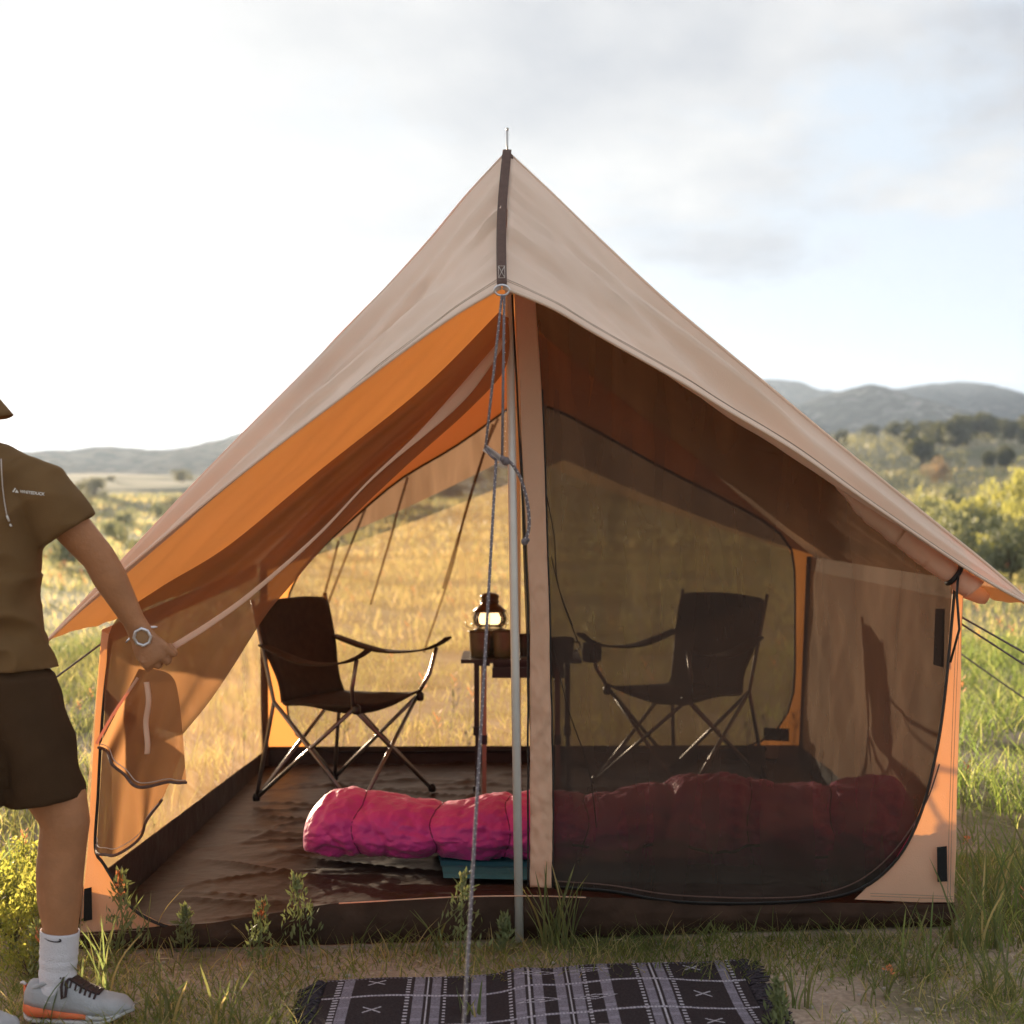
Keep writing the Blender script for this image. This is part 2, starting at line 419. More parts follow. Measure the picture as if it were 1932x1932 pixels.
def mk_ground():
    m = newmat('dry_earth_and_turf'); n, l = m.node_tree.nodes, m.node_tree.links
    out = N(n, 'ShaderNodeOutputMaterial'); p = N(n, 'ShaderNodeBsdfPrincipled')
    p.inputs['Roughness'].default_value = 0.95; p.inputs['Specular IOR Level'].default_value = 0.1
    t = N(n, 'ShaderNodeTexCoord')
    def noise_(sc, det, loc=(0, 0, 0)):
        mp_ = N(n, 'ShaderNodeMapping'); mp_.inputs['Location'].default_value = loc
        l.new(t.outputs['Object'], mp_.inputs[0])
        z = N(n, 'ShaderNodeTexNoise'); z.inputs['Scale'].default_value = sc; z.inputs['Detail'].default_value = det
        l.new(mp_.outputs[0], z.inputs['Vector']); return z.outputs['Fac']
    def ramp(s, a, b, ca=(0, 0, 0), cb_=(1, 1, 1)):
        r = N(n, 'ShaderNodeValToRGB'); r.color_ramp.elements[0].position = a; r.color_ramp.elements[1].position = b
        r.color_ramp.elements[0].color = (*ca, 1); r.color_ramp.elements[1].color = (*cb_, 1)
        l.new(s, r.inputs[0]); return r.outputs[0]
    def mix(fac, a, b):
        x = N(n, 'ShaderNodeMix', data_type='RGBA'); l.new(fac, x.inputs['Factor'])
        for s, v in (('A', a), ('B', b)):
            if isinstance(v, tuple): x.inputs[s].default_value = (*v, 1)
            else: l.new(v, x.inputs[s])
        return x.outputs['Result']
    soil = mix(ramp(noise_(5.5, 8), .3, .7), (0.36, 0.265, 0.195), (0.58, 0.455, 0.36))
    soil = mix(ramp(noise_(60, 5), .38, .62), soil, (0.34, 0.26, 0.20))
    turf = mix(ramp(noise_(2.2, 8, (3, 1, 0)), .35, .65), (0.10, 0.10, 0.04), (0.17, 0.15, 0.07))
    near = mix(ramp(noise_(1.6, 7, (7, 2, 0)), .50, .66), soil, turf)
    far = mix(ramp(noise_(0.16, 9, (1, 5, 0)), .35, .65), (0.20, 0.19, 0.075), (0.32, 0.27, 0.15))
    far = mix(ramp(noise_(0.9, 6, (2, 2, 0)), .4, .7), far, (0.15, 0.15, 0.06))
    hill = mix(ramp(noise_(0.09, 9, (4, 4, 1)), .38, .62), (0.14, 0.135, 0.075), (0.27, 0.235, 0.16))
    s = N(n, 'ShaderNodeSeparateXYZ'); l.new(t.outputs['Object'], s.inputs[0])
    def rng_(a, b):
        r = N(n, 'ShaderNodeMapRange'); r.inputs['From Min'].default_value = a; r.inputs['From Max'].default_value = b
        l.new(s.outputs[1], r.inputs['Value']); return r.outputs[0]
    col = mix(rng_(9, 18), near, far); col = mix(rng_(50, 75), col, hill)
    l.new(col, p.inputs['Base Color'])
    b = N(n, 'ShaderNodeBump'); b.inputs['Strength'].default_value = 0.8; b.inputs['Distance'].default_value = 0.02
    l.new(noise_(26, 9), b.inputs['Height']); l.new(b.outputs[0], p.inputs['Normal'])
    l.new(p.outputs[0], out.inputs['Surface'])
    return m
def axis(a, b, s0, grow):
    xs = [0.0]; st = s0
    while xs[-1] < b: xs.append(xs[-1] + st); st *= grow
    neg = [0.0]; st = s0
    while neg[-1] > a: neg.append(neg[-1] - st); st *= grow
    return sorted(set(neg[1:] + xs))
gx = axis(-330, 330, 0.09, 1.045)
gy = [y + 3.8 for y in axis(-14, 420, 0.09, 1.035)]
g = MB()
nx = len(gx)
g.v = [(x, y, ground_h(x, y)) for y in gy for x in gx]
g.f = [(j * nx + i, j * nx + i + 1, (j + 1) * nx + i + 1, (j + 1) * nx + i) for j in range(len(gy) - 1) for i in range(nx - 1)]
g.mi = [0] * len(g.f)
ground = g.build('ground', mk_ground(), kind='structure')

def mk_mountain(name, tree, rock, dry, thr):
    m = newmat(name); n, l = m.node_tree.nodes, m.node_tree.links
    out = N(n, 'ShaderNodeOutputMaterial'); p = N(n, 'ShaderNodeBsdfPrincipled'); p.inputs['Roughness'].default_value = 1.0
    p.inputs['Specular IOR Level'].default_value = 0.0
    t = N(n, 'ShaderNodeTexCoord')
    def nz(sc, det):
        z = N(n, 'ShaderNodeTexNoise'); z.inputs['Scale'].default_value = sc; z.inputs['Detail'].default_value = det; z.inputs['Roughness'].default_value = .65
        l.new(t.outputs['Object'], z.inputs['Vector']); return z.outputs['Fac']
    def mx(f, a, b, lo, hi):
        r = N(n, 'ShaderNodeValToRGB'); r.color_ramp.elements[0].position = lo; r.color_ramp.elements[1].position = hi; l.new(f, r.inputs[0])
        x = N(n, 'ShaderNodeMix', data_type='RGBA'); l.new(r.outputs[0], x.inputs['Factor'])
        for s, v in (('A', a), ('B', b)):
            if isinstance(v, tuple): x.inputs[s].default_value = (*v, 1)
            else: l.new(v, x.inputs[s])
        return x.outputs['Result']
    base = mx(nz(0.05, 10), dry, rock, .42, .66)
    c = mx(nz(0.28, 8), tree, base, thr, thr + .12)
    l.new(c, p.inputs['Base Color'])
    b = N(n, 'ShaderNodeBump'); b.inputs['Strength'].default_value = 1.0; b.inputs['Distance'].default_value = 2.0
    l.new(nz(0.16, 10), b.inputs['Height']); l.new(b.outputs[0], p.inputs['Normal'])
    l.new(p.outputs[0], out.inputs['Surface'])
    return m
def ridge(name, pts, d, front, back, mat, rough, seed):
    "a mountain whose skyline passes through pts (picture columns/rows) at distance d"
    prof = [(W(x, y, d).x, W(x, y, d).z) for x, y in pts]
    def top(x):
        for (xa, za), (xb, zb) in zip(prof, prof[1:]):
            if x <= xb:
                return za + (zb - za) * sstep(xa, xb, x)
        return prof[-1][1]
    x0, x1 = prof[0][0], prof[-1][0]
    m = MB()
    def fn(u, v):
        x = x0 + (x1 - x0) * u
        y = d - front + (front + back) * v
        t = (y - (d - front)) / front if y < d else 1 - (y - d) / back
        t = max(t, 0.0)
        z = top(x) * (t ** 0.85)
        gul = fbm(x * 0.018 + seed, y * 0.010, seed, 5)
        z += rough * gul * min(t * 2.2, 1) * (1 - 0.85 * sstep(.8, 1.0, t)) + 0.35 * fbm(x * 0.3, y * 0.3, seed, 3) * t
        return (x, y, z - 2.0 * (1 - t))
    m.grid(fn, 300, 60)
    return m.build(name, mat, kind='structure')
mt_far = mk_mountain('far_slope', (0.018, 0.026, 0.032), (0.12, 0.11, 0.115), (0.05, 0.052, 0.055), .50)
mt_near = mk_mountain('near_slope', (0.018, 0.024, 0.024), (0.24, 0.215, 0.21), (0.06, 0.058, 0.055), .49)
mt_left = mk_mountain('left_slope', (0.10, 0.09, 0.06), (0.33, 0.27, 0.2), (0.26, 0.21, 0.14), .44)
ridge('mountain', [(1000, 800), (1250, 760), (1380, 730), (1445, 718), (1500, 721), (1550, 735), (1620, 742), (1660, 736), (1700, 733), (1760, 725), (1810, 721), (1850, 724), (1900, 733), (1932, 741), (2050, 760), (2300, 740), (2700, 800)], 520, 190, 120, mt_far, 9, 3.1)
ridge('mountain', [(1100, 880), (1300, 830), (1440, 775), (1500, 762), (1545, 752), (1580, 743), (1604, 740), (1635, 747), (1700, 765), (1760, 780), (1810, 795), (1860, 806), (1932, 822), (2100, 850), (2300, 880)], 380, 150, 90, mt_near, 6, 8.4)
ridge('hill', [(-900, 850), (-500, 868), (-200, 872), (0, 866), (100, 858), (160, 852), (215, 844), (255, 845), (300, 851), (380, 839), (420, 829), (465, 814), (560, 800), (700, 775), (900, 765), (1100, 780), (1250, 800), (1400, 850)], 330, 150, 90, mt_left, 4, 5.7)
# ------------------------------------------------------------------ the tent
tent = thing('wall_tent', 'beige canvas wall tent with netting doors and a pitched roof standing on the grass', 'tent', (0.02, 4.37, 0))
A = W(957, 290, 4.40)                                   # tip of the front pole, where the ridge starts
B = Vector((0.03, 7.08, 2.16))                          # rear end of the ridge
RING = W(947, 543, 3.86)
TL, TR = W(85, 1213, 4.22), W(1957, 1147, 4.45)         # tips of the front eaves
def D2(pts, da, db):
    n_ = len(pts) - 1
    return [W(x, y, da + (db - da) * i / n_) for i, (x, y) in enumerate(pts)]
gabL = by_len(D2([(953, 290), (880, 369), (805, 459), (700, 574), (575, 702), (462, 815), (350, 930), (233, 1055), (150, 1143), (85, 1213)], 4.40, 4.22))
gabR = by_len(D2([(961, 290), (1040, 364), (1127, 448), (1250, 562), (1368, 661), (1441, 721), (1543, 806), (1660, 902), (1777, 996), (1864, 1066), (1957, 1147)], 4.40, 4.45))
edgL = by_len([W(945, 543, 3.86), W(860, 593, 3.90), W(760, 663, 3.95), W(641, 752, 4.0), W(540, 828, 4.05), W(447, 900, 4.09), W(340, 987, 4.13), W(233, 1077, 4.17), W(160, 1142, 4.20), W(85, 1213, 4.22)])
edgR = by_len([W(949, 543, 3.86), W(1040, 580, 3.92), W(1126, 630, 3.98), W(1287, 721, 4.08), W(1368, 771, 4.13), W(1497, 848, 4.20), W(1631, 942, 4.27), W(1806, 1061, 4.36), W(1890, 1112, 4.41), W(1957, 1147, 4.45)])
M['seam'] = mk('seam_thread', (0.36, 0.25, 0.18), 0.9, .1, 40)
def awning(gab, edg, sgn, seed, chan):
    nrm = Vector((0.35 * sgn, -0.75, 0.6)).normalized()
    def fn(u, v):
        p = gab(u).lerp(edg(u), v)
        wv = math.sin(math.pi * v)
        o = -0.045 * math.sin(math.pi * u) * wv                                # the cloth hangs in a shallow trough
        wd = (gab(u) - edg(u)).length
        o += chan * wd * (math.sin(v * 9.0 + u * 1.2 + seed) * 0.085 + math.sin(v * 21.0 - u * 3.0 + seed * 2) * 0.030) * sstep(0.05, 0.45, u) * min(v * 6, 1) * min((1 - v) * 8, 1)
        o += 0.055 * wd * fbm(u * 3.4 + v * 1.5 + seed, v * 8.0 - u * 3, seed, 4) * wv
        o += 0.006 * ns(u * 40, v * 2.5, seed) * wv * sstep(0.3, 1, 1 - u)
        return p + nrm * o
    m = MB(); m.grid(fn, 110, 34)
    o_ = m.build('front_awning', M['canvas'], tent, solid=0.0012)
    for q in (.945, .93):
        s_ = MB(); s_.tube([fn(i / 90, q) + nrm * .0012 for i in range(91)], .0008, 4); s_.build('stitching', M['seam'], o_)
    return o_
awL = awning(gabL, edgL, -1, 1.3, 1.0)
awR = awning(gabR, edgR, 1, 4.1, 1.2)
# hems of the awning and gable lines
def hem(fn, name, r, mat, parent, a=0.0, b=1.0, n=60):
    m = MB(); m.tube([fn(a + (b - a) * i / n) for i in range(n + 1)], r, 6)
    return m.build(name, mat, parent)
for aw, e_, g_ in ((awL, edgL, gabL), (awR, edgR, gabR)):
    hem(e_, 'hem', 0.0045, M['canvas'], aw)
    hem(g_, 'seam', 0.0045, M['canvas'], aw)
# main roof
BTL, BTR = Vector((-1.30, 7.12, 0.93)), Vector((1.60, 7.26, 0.97))
def roof(gab, bt, sgn, seed):
    nrm = Vector((0.66 * sgn, 0, 0.75))
    def fn(u, v):
        back = B.lerp(bt, u) - Vector((0, 0, 0.03 * math.sin(math.pi * u)))
        p = gab(u).lerp(back, v)
        o = -0.03 * math.sin(math.pi * u) * math.sin(math.pi * v)
        o += 0.010 * fbm(u * 3 + seed, v * 5, seed, 4) + 0.006 * ns(u * 3, v * 26, seed) * u + 0.020 * (.3 - abs(ns(u * 3.2 - v * 2.5 + seed, v * 6 + u * 2.0, seed))) * math.sin(math.pi * u) * min(v * 8, 1)
        if sgn > 0: o += 0.013 * ns(u * 4 + v * 9, v * 20 - u * 9, 2.0) * sstep(.45, .9, u) * sstep(.5, .0, v)
        return p + nrm * o
    m = MB(); m.grid(fn, 60, 70)
    return m.build('roof', M['canvas_roof'], tent)
roof(gabL, BTL, -1, 2.2); roof(gabR, BTR, 1, 7.7)
# rear awning, seen through the back window
RR = Vector((0.02, 7.62, 1.52))
def rear_awning(bt, sgn):
    def fn(u, v):
        a = B.lerp(bt, u); b = RR.lerp(bt, u) - Vector((0, 0, 0.03 * math.sin(math.pi * u)))
        return a.lerp(b, v) + Vector((0, -0.03 * math.sin(math.pi * v), 0))
    m = MB(); m.grid(fn, 30, 10); m.build('rear_awning', M['canvas_rear'], tent)
rear_awning(BTL, -1); rear_awning(BTR, 1)
# ridge strap, its cross stitching and the ring
def strap_c(t):
    p = A.lerp(RING, t) + Vector((0.0, -0.012, 0.008))
    return p + Vector((-0.008 * math.sin(math.pi * t), -0.01 * math.sin(math.pi * t), -0.01 * math.sin(math.pi * t)))
sm = MB()
sm.grid(lambda u, v: strap_c(v * 1.0) + Vector(((u - 0.5) * 0.0255, -0.004 * (1 - (2 * u - 1) ** 2), 0.0)), 4, 40)
strap = sm.build('ridge_strap', M['strap'], tent, solid=0.003)
st = MB()
def sp_(u, v): return strap_c(v) + Vector(((u - 0.5) * 0.0255, -0.0095, 0.002))
for a_, b_ in (((.18, .88), (.82, .88)), ((.18, .965), (.82, .965)), ((.18, .88), (.18, .965)), ((.82, .88), (.82, .965)), ((.18, .88), (.82, .965)), ((.82, .88), (.18, .965))):
    st.tube([sp_(*a_), sp_(*b_)], 0.0009, 4)
st.build('stitching', M['stitch'], strap)
rg = MB()
rc = RING + Vector((0, -0.012, -0.008))
rg.tube([rc + Vector((0.019 * math.cos(a), -0.004 * math.sin(a), 0.013 * math.sin(a))) for a in [2 * math.pi * i / 24 for i in range(25)]], 0.0032, 8, caps=False)
rg.build('ring', M['silver'], strap)
# front pole and its spike
PF = Vector((W(980, 1775, 4.37).x, 4.37, 0.0))
pm = MB(); pm.tube([PF, PF.lerp(A, 0.5), A + Vector((0, 0, -0.01))], 0.0128, 16)
pole = pm.build('pole', M['white_metal'], tent)
sk = MB(); sk.tube([A - Vector((0, 0, 0.02)), A + Vector((0.0, 0, 0.075))], 0.0036, 8); sk.lathe(A + Vector((0, 0, 0.07)), [(0.0036, 0), (0.005, 0.002), (0.005, 0.006), (0.001, 0.008)], 8)
sk.build('spike', M['alu'], pole)
cp = MB(); cp.lathe(A + Vector((0, 0, -0.012)), [(0.001, 0.016), (0.010, 0.014), (0.017, 0.006), (0.020, -0.006), (0.016, -0.012)], 14)
cp.build('pole_cap', M['strap'], tent)
rp_ = MB(); rp_.tube([Vector((0.03, 7.03, 0)), B - Vector((0, 0.03, 0.02))], 0.0128, 12)
rp_.build('pole', M['white_metal'], tent)
# --- walls
FLb, FRb, BLb, BRb = Vector((-1.25, 4.28, 0.04)), Vector((1.345, 4.52, 0.06)), Vector((-1.165, 7.02, 0.0)), Vector((1.385, 7.15, 0.0))
FLt, FRt, BLt, BRt = W(192, 1188, 4.30), W(1817, 1095, 4.52), Vector((-1.21, 7.04, 0.985)), Vector((1.43, 7.15, 1.013))
tubF, tubB = 0.17, 0.10
# floor sheet
def floor_pt(u, v):
    f_ = Vector((-1.24, 4.30, 0)).lerp(Vector((1.335, 4.50, 0)), u); b_ = BLb.lerp(BRb, u)
    p = f_.lerp(b_, v)
    e_ = min(u * 10, 1) * min((1 - u) * 10, 1) * min(v * 10, 1)
    h = 0.028 + 0.005 * e_ * abs(fbm(p.x * 2.6 + p.y * .8 + 4, p.y * 5.5 + p.x * 1.1, 1.0, 4)) + 0.012 * e_ * (1 - abs(ns(p.x * 1.4 + 7 + p.y * .5, p.y * 4.2 + p.x, 0.4))) ** 14 + 0.011 * e_ * (1 - abs(ns(p.x * 2.4 - p.y * 1.3, p.y * 5.0 - p.x * 1.5, 6.4))) ** 16 + 0.003 * e_ * (1 - abs(ns(p.x * 5 + p.y * 2, p.y * 7.0, 2.4))) ** 18
    h += 0.05 * sstep(0.06, 0.0, v) * 0.4
    return Vector((p.x, p.y, h))
fm = MB(); fm.grid(floor_pt, 190, 170); fm.build('floor', M['pvc'], tent)
# tub walls of the groundsheet
def tub(a, b, ha, hb, name='tub_wall', lean=0.0, n=50):
    m = MB()
    def fn(u, v):
        p = a.lerp(b, u); h = ha + (hb - ha) * u
        w = 0.006 * ns(u * 14, v * 3, ha * 10) * v
        return Vector((p.x, p.y, 0.0)) + Vector((w, w, 0.005 + h * v))
    m.grid(fn, n, 6); return m.build(name, M['pvc'], tent)
tub(FLb, BLb, tubF, tubB); tub(FRb, BRb, tubF, tubB); tub(BLb, BRb, tubB + .015, tubB + .0)
lip = by_len([W(150, 1760, 4.285), W(300, 1748, 4.29), W(390, 1742, 4.30), W(520, 1722, 4.31), W(640, 1704, 4.33), W(800, 1695, 4.355), W(960, 1690, 4.385), W(1100, 1692, 4.40), W(1300, 1700, 4.44), W(1500, 1702, 4.47), W(1800, 1706, 4.515)])
fw = MB()
fw.grid(lambda u, v: Vector((lip(u).x, lip(u).y - 0.02 * math.sin(math.pi * v) + 0.012 * ns(u * 22 + v * 2, v * 5, 3) + 0.008 * ns(u * 60, v * 9, 5), lip(u).z * v + 0.003 * (1 - v))), 90, 8)
ftub = fw.build('tub_wall', M['tub'], tent)
cord = by_len([W(640, 1703, 4.32), W(730, 1698, 4.335), W(860, 1691, 4.35), W(1000, 1689, 4.37), W(1105, 1692, 4.385)])
cm_ = MB(); cm_.tube([cord(i / 40) - Vector((0, 0.008, 0)) for i in range(41)], 0.0022, 6); cm_.build('pale_edge', M['canvas_wall'], ftub)  # the lip's sunlit edge, put in as a pale cord
# front wall: canvas left and right of the door opening
def plane_front(x, y):      # the slightly turned plane of the front wall
    d = 4.28 + 0.24 * (x - 147) / 1653.0
    return W(x, y, d)
def panel(outline, name, mat, parent, pf, seed, amp=0.004, cut=10, off=0.0):
    "a flat cloth outline, cut fine and given soft folds"
    o = [pf(x, y) for x, y in outline]
    bm = bmesh.new()
    vs_ = [bm.verts.new(p) for p in o]
    for t in tessellate_polygon([o]): 
        try: bm.faces.new([vs_[i] for i in t])
        except ValueError: pass
    for _ in range(cut):
        long_ = [e_ for e_ in bm.edges if e_.calc_length() > 0.05]
        if not long_: break
        bmesh.ops.subdivide_edges(bm, edges=long_, cuts=1)
        bmesh.ops.triangulate(bm, faces=bm.faces)
    bmesh.ops.recalc_face_normals(bm, faces=bm.faces)
    for v in bm.verts:
        v.co.y += off + amp * fbm(v.co.x * 9 + seed, v.co.z * 2.5, seed, 3)
    me = bpy.data.meshes.new(name); bm.to_mesh(me); bm.free()
    me.materials.append(mat)
    me.polygons.foreach_set('use_smooth', [True] * len(me.polygons))
    return link(name, me, parent)
wl_out = [(192, 1190), (184, 1300), (175, 1450), (165, 1600), (155, 1690), (146, 1771), (260, 1770), (400, 1764), (560, 1748), (480, 1750), (390, 1752), (345, 1752), (300, 1740), (265, 1722), (240, 1698), (217, 1660), (198, 1628), (182, 1600), (188, 1500), (193, 1400), (200, 1300), (212, 1200)]
wR_out = [(1818, 1095), (1813, 1250), (1808, 1400), (1804, 1520), (1803, 1600), (1800, 1703), (1720, 1701), (1612, 1697), (1650, 1660), (1692, 1620), (1722, 1570), (1745, 1510), (1762, 1440), (1775, 1370), (1785, 1280), (1795, 1180), (1802, 1100)]
wallL = panel(wl_out, 'front_wall', M['canvas_wall'], tent, plane_front, 1.0, 0.012)
wallR = panel(wR_out, 'front_wall', M['canvas_wall'], tent, plane_front, 5.0, 0.012)
def strip(pts, name, mat, parent, half=0.006, dy=-0.012, r2=0.35):
    m = MB(); g_ = by_len(pts)
    m.tube([g_(i / 70) + Vector((0, dy, 0)) for i in range(71)], half, 8, flat=r2)
    return m.build(name, mat, parent)
zipR = [plane_front(x, y) for x, y in [(1800, 1100), (1793, 1180), (1784, 1280), (1773, 1370), (1760, 1440), (1743, 1510), (1720, 1570), (1690, 1620), (1648, 1660), (1600, 1684), (1540, 1696), (1450, 1702), (1350, 1703), (1250, 1697), (1150, 1680), (1045, 1672)]]
strip(zipR, 'zip', M['zip'], wallR, 0.0085)
strip([plane_front(x, y) for x, y in [(212, 1205), (200, 1300), (192, 1400), (187, 1500), (182, 1598), (198, 1628), (217, 1660), (240, 1698), (265, 1722), (300, 1740), (345, 1752), (400, 1753)]], 'zip', M['zip'], wallL, 0.005)
for pts_, w_ in (([(1806, 1200), (1798, 1400), (1793, 1560), (1790, 1696)], wallR), ([(1640, 1688), (1720, 1691), (1796, 1694)], wallR), ([(160, 1690), (156, 1730), (153, 1762)], wallL), ([(152, 1761), (240, 1758), (380, 1756)], wallL)):
    for q in (0, 5):
        strip([plane_front(x - q * (len(pts_) == 4), y - q * (len(pts_) == 3)) for x, y in pts_], 'stitching', M['seam'], w_, .0008, -.015, 1.0)
for pts, par in (([(1765, 1596), (1783, 1594), (1784, 1660), (1766, 1661)], wallR), ([(162, 1674), (176, 1671), (177, 1732), (161, 1735)], wallL)):
    m = MB(); m.poly([plane_front(x, y) + Vector((0, -0.017, 0)) for x, y in pts]); m.build('velcro', M['velcro'], par, smooth=False, solid=0.003)
# right netting door, closed
doorR = [(1000, 345), (1060, 412), (1127, 478), (1250, 590), (1368, 686), (1543, 834), (1660, 930), (1777, 1030), (1800, 1096), (1793, 1180), (1784, 1280), (1773, 1370), (1760, 1440), (1743, 1510), (1720, 1570), (1690, 1620), (1648, 1660), (1600, 1684), (1540, 1696), (1450, 1702), (1350, 1703), (1250, 1697), (1150, 1680), (1025, 1672), (1000, 1400), (985, 1000), (980, 700), (975, 400)]
door_r = panel(doorR, 'netting_door', M['mesh'], tent, plane_front, 9.0, 0.018, off=-0.002)
hm = [plane_front(x, y) for x, y in [(1770, 1440), (1750, 1500), (1722, 1552), (1684, 1604), (1640, 1645), (1590, 1672), (1520, 1688), (1430, 1692), (1340, 1690), (1250, 1684), (1150, 1668), (1045, 1660)]]
strip(hm, 'hem', M['strap'], door_r, 0.0022, -0.014, 1.0)
# thin folds of slack netting beside the centre strip
for pts in ([(1030, 930), (1045, 1010), (1052, 1100), (1080, 1180)], [(1034, 1180), (1070, 1330), (1110, 1450), (1125, 1560)], [(1040, 1050), (1060, 1130), (1090, 1210)]):
    strip([plane_front(x, y) for x, y in pts], 'fold', M['mesh'], door_r, 0.0022, -0.014, 0.4)
# the canvas strip down the middle of the doors, with its zip
def strip_pt(u, v):
    y = 556 + (1673 - 556) * v
    xl = 970 + 30 * min(v * 1.9, 1.0); xr = xl + 39 + 3 * math.sin(v * 9)
    p = W(xl + (xr - xl) * u, y, 4.385)
    w = 0.010 * ns(u * 1.5 + 3, v * 38 + u * 2, 1.0) * sstep(.15, .5, v) + 0.007 * ns(u * 3, v * 85 - u * 3, 2.0) * sstep(.3, .6, v)
    return p + Vector((0.0015 * ns(0, v * 22, 4), w - 0.006, 0))
cs = MB(); cs.grid(strip_pt, 10, 170); cstrip = cs.build('door_strip', M['canvas_wall'], tent, solid=0.002)
strip([strip_pt(0.0, i / 20) + Vector((-0.006, 0.006, 0)) for i in range(21)], 'zip', M['zip'], cstrip, 0.003, 0.0, 1.0)
strip([strip_pt(1.0, .16 + .84 * i / 20) + Vector((0.003, 0.006, 0)) for i in range(21)], 'zip', M['zip'], cstrip, 0.0025, 0.0, 1.0)
# left netting door, pulled aside towards the hand
HAND = W(292, 1242, 3.86)
c_att = by_len([W(940, 590, 4.33), W(800, 730, 4.33), W(600, 890, 4.31), W(430, 1030, 4.30), (W(300, 1110, 4.28)), W(215, 1175, 4.27), W(200, 1260, 4.26), W(196, 1340, 4.25)])
c_free = by_len([W(960, 600, 4.36), W(955, 690, 4.36), W(890, 768, 4.33), W(760, 885, 4.28), W(640, 1000, 4.22), W(547, 1106, 4.16), W(500, 1163, 4.13), W(437, 1262, 4.06), W(392, 1328, 4.0), W(345, 1385, 3.95)])
def swept(u, v):
    p = c_att(u).lerp(c_free(u), v)
    s_ = sstep(0.0, 0.5, u)
    o = (0.020 * math.sin(v * 11 + u * 2.0) + 0.010 * math.sin(v * 23 - u * 3)) * s_ * math.sin(math.pi * v) ** 0.5
    pull = sstep(0.55, 1.0, u) * math.sin(math.pi * min(v * 1.25, 1)) 
    return p + Vector((0, o - 0.10 * pull, 0))
md = MB(); md.grid(swept, 70, 46); door_l = md.build('netting_door', M['mesh_bunch_glare'], tent)
door_l['label'] = 'netting door gathered in the hand'
# its tan edge tape, running from the peak to the hand
pale_edge = by_len([W(952, 640, 4.32), W(915, 690, 4.28), W(870, 745, 4.24), W(800, 815, 4.18), W(700, 905, 4.11), W(600, 1010, 4.04), W(480, 1116, 3.97), W(400, 1175, 3.92), W(325, 1222, 3.86)])
def tape_pt(u, v):
    p = pale_edge(v); wd = 0.013 + 0.024 * math.exp(-((v - 0.16) / 0.14) ** 2) - 0.007 * math.exp(-((v - 0.50) / 0.2) ** 2) + 0.004 * sstep(.7, 1, v)
    return p + Vector((0.70 * (u - .5) * wd, -0.012, -0.71 * (u - .5) * wd))
tm = MB(); tm.grid(tape_pt, 3, 60); tm.build('edge_tape', M['canvas_wall'], door_l, solid=0.0015)
# cloth hanging below the hand in two skirts
def skirt(top, bot, seed, amp, name, mat):
    ta, bo = by_len(top), by_len(bot)
    def fn(u, v):
        p = ta(u).lerp(bo(u), v)
        return p + Vector((0, amp * v * math.sin(u * 8.5 + seed) + 0.4 * amp * v * math.sin(u * 19 + seed), 0))
    m = MB(); m.grid(fn, 48, 36); o = m.build(name, mat, door_l)
    h_ = by_len([fn(i / 48, 1.0) for i in range(49)])
    strip([h_(i / 30) for i in range(31)], 'hem', M['strap'], o, 0.004, -0.003, 1.0)
    h2 = [fn(i / 48, 0.955) for i in range(49)]
    strip(h2, 'stitching', M['stitch'], o, 0.0011, -0.004, 1.0)
    return o
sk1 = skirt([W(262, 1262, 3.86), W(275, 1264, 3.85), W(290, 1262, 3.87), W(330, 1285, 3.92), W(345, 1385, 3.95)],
            [W(178, 1415, 3.84), W(215, 1446, 3.80), W(258, 1470, 3.80), W(300, 1481, 3.84), W(347, 1480, 3.93)], 0.6, 0.05, 'skirt', M['mesh_bunch_glare'])
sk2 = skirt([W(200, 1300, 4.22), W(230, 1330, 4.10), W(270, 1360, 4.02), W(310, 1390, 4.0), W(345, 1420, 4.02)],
            [W(172, 1602, 4.20), W(215, 1608, 4.08), W(250, 1595, 4.02), W(275, 1550, 4.02), W(310, 1505, 4.06)], 2.0, 0.045, 'skirt', M['mesh_bunch_glare'])
strip([W(262, 1278, 3.855), W(240, 1310, 3.85), W(212, 1352, 3.845), W(184, 1402, 3.838)], 'edge_tape', M['canvas_wall'], door_l, 0.0045, -0.01, 0.5)
strip([W(280, 1285, 3.80), W(284, 1320, 3.79), W(279, 1360, 3.79), W(282, 1400, 3.785), W(281, 1420, 3.785)], 'edge_tape', M['canvas_wall'], door_l, 0.008, -0.02, 0.3)
# back wall with its netting window
def plane_back(x, y): return W(x, y, 7.03 + 0.12 * (x - 500) / 1010.0)
bo_ = [(975, 576), (1110, 690), (1240, 800), (1390, 930), (1535, 1050), (1512, 1440), (1300, 1442), (1000, 1444), (700, 1446), (497, 1446), (490, 1060), (600, 950), (730, 820), (850, 700)]
win = [(958, 772), (1030, 768), (1100, 800), (1240, 878), (1390, 955), (1450, 990), (1482, 1020), (1497, 1060), (1499, 1180), (1497, 1300), (1482, 1350), (1455, 1385), (1415, 1405), (1350, 1414), (1000, 1416), (660, 1418), (600, 1412), (565, 1392), (545, 1352), (540, 1300), (540, 1180), (546, 1122), (575, 1068), (660, 985), (755, 905), (860, 842)]
bw = MB(); bw.poly([plane_back(x, y) for x, y in bo_], [[plane_back(x, y) for x, y in win]])
backw = bw.build('back_wall', M['canvas_wall'], tent, smooth=False)
wm = MB(); wm.poly([plane_back(x, y) + Vector((0, 0.004, 0)) for x, y in win])
backwin = wm.build('window', M['mesh_fine'], tent, smooth=False)
strip([plane_back(x, y) for x, y in win + win[:1]], 'zip', M['zip'], backwin, 0.011, -0.012)
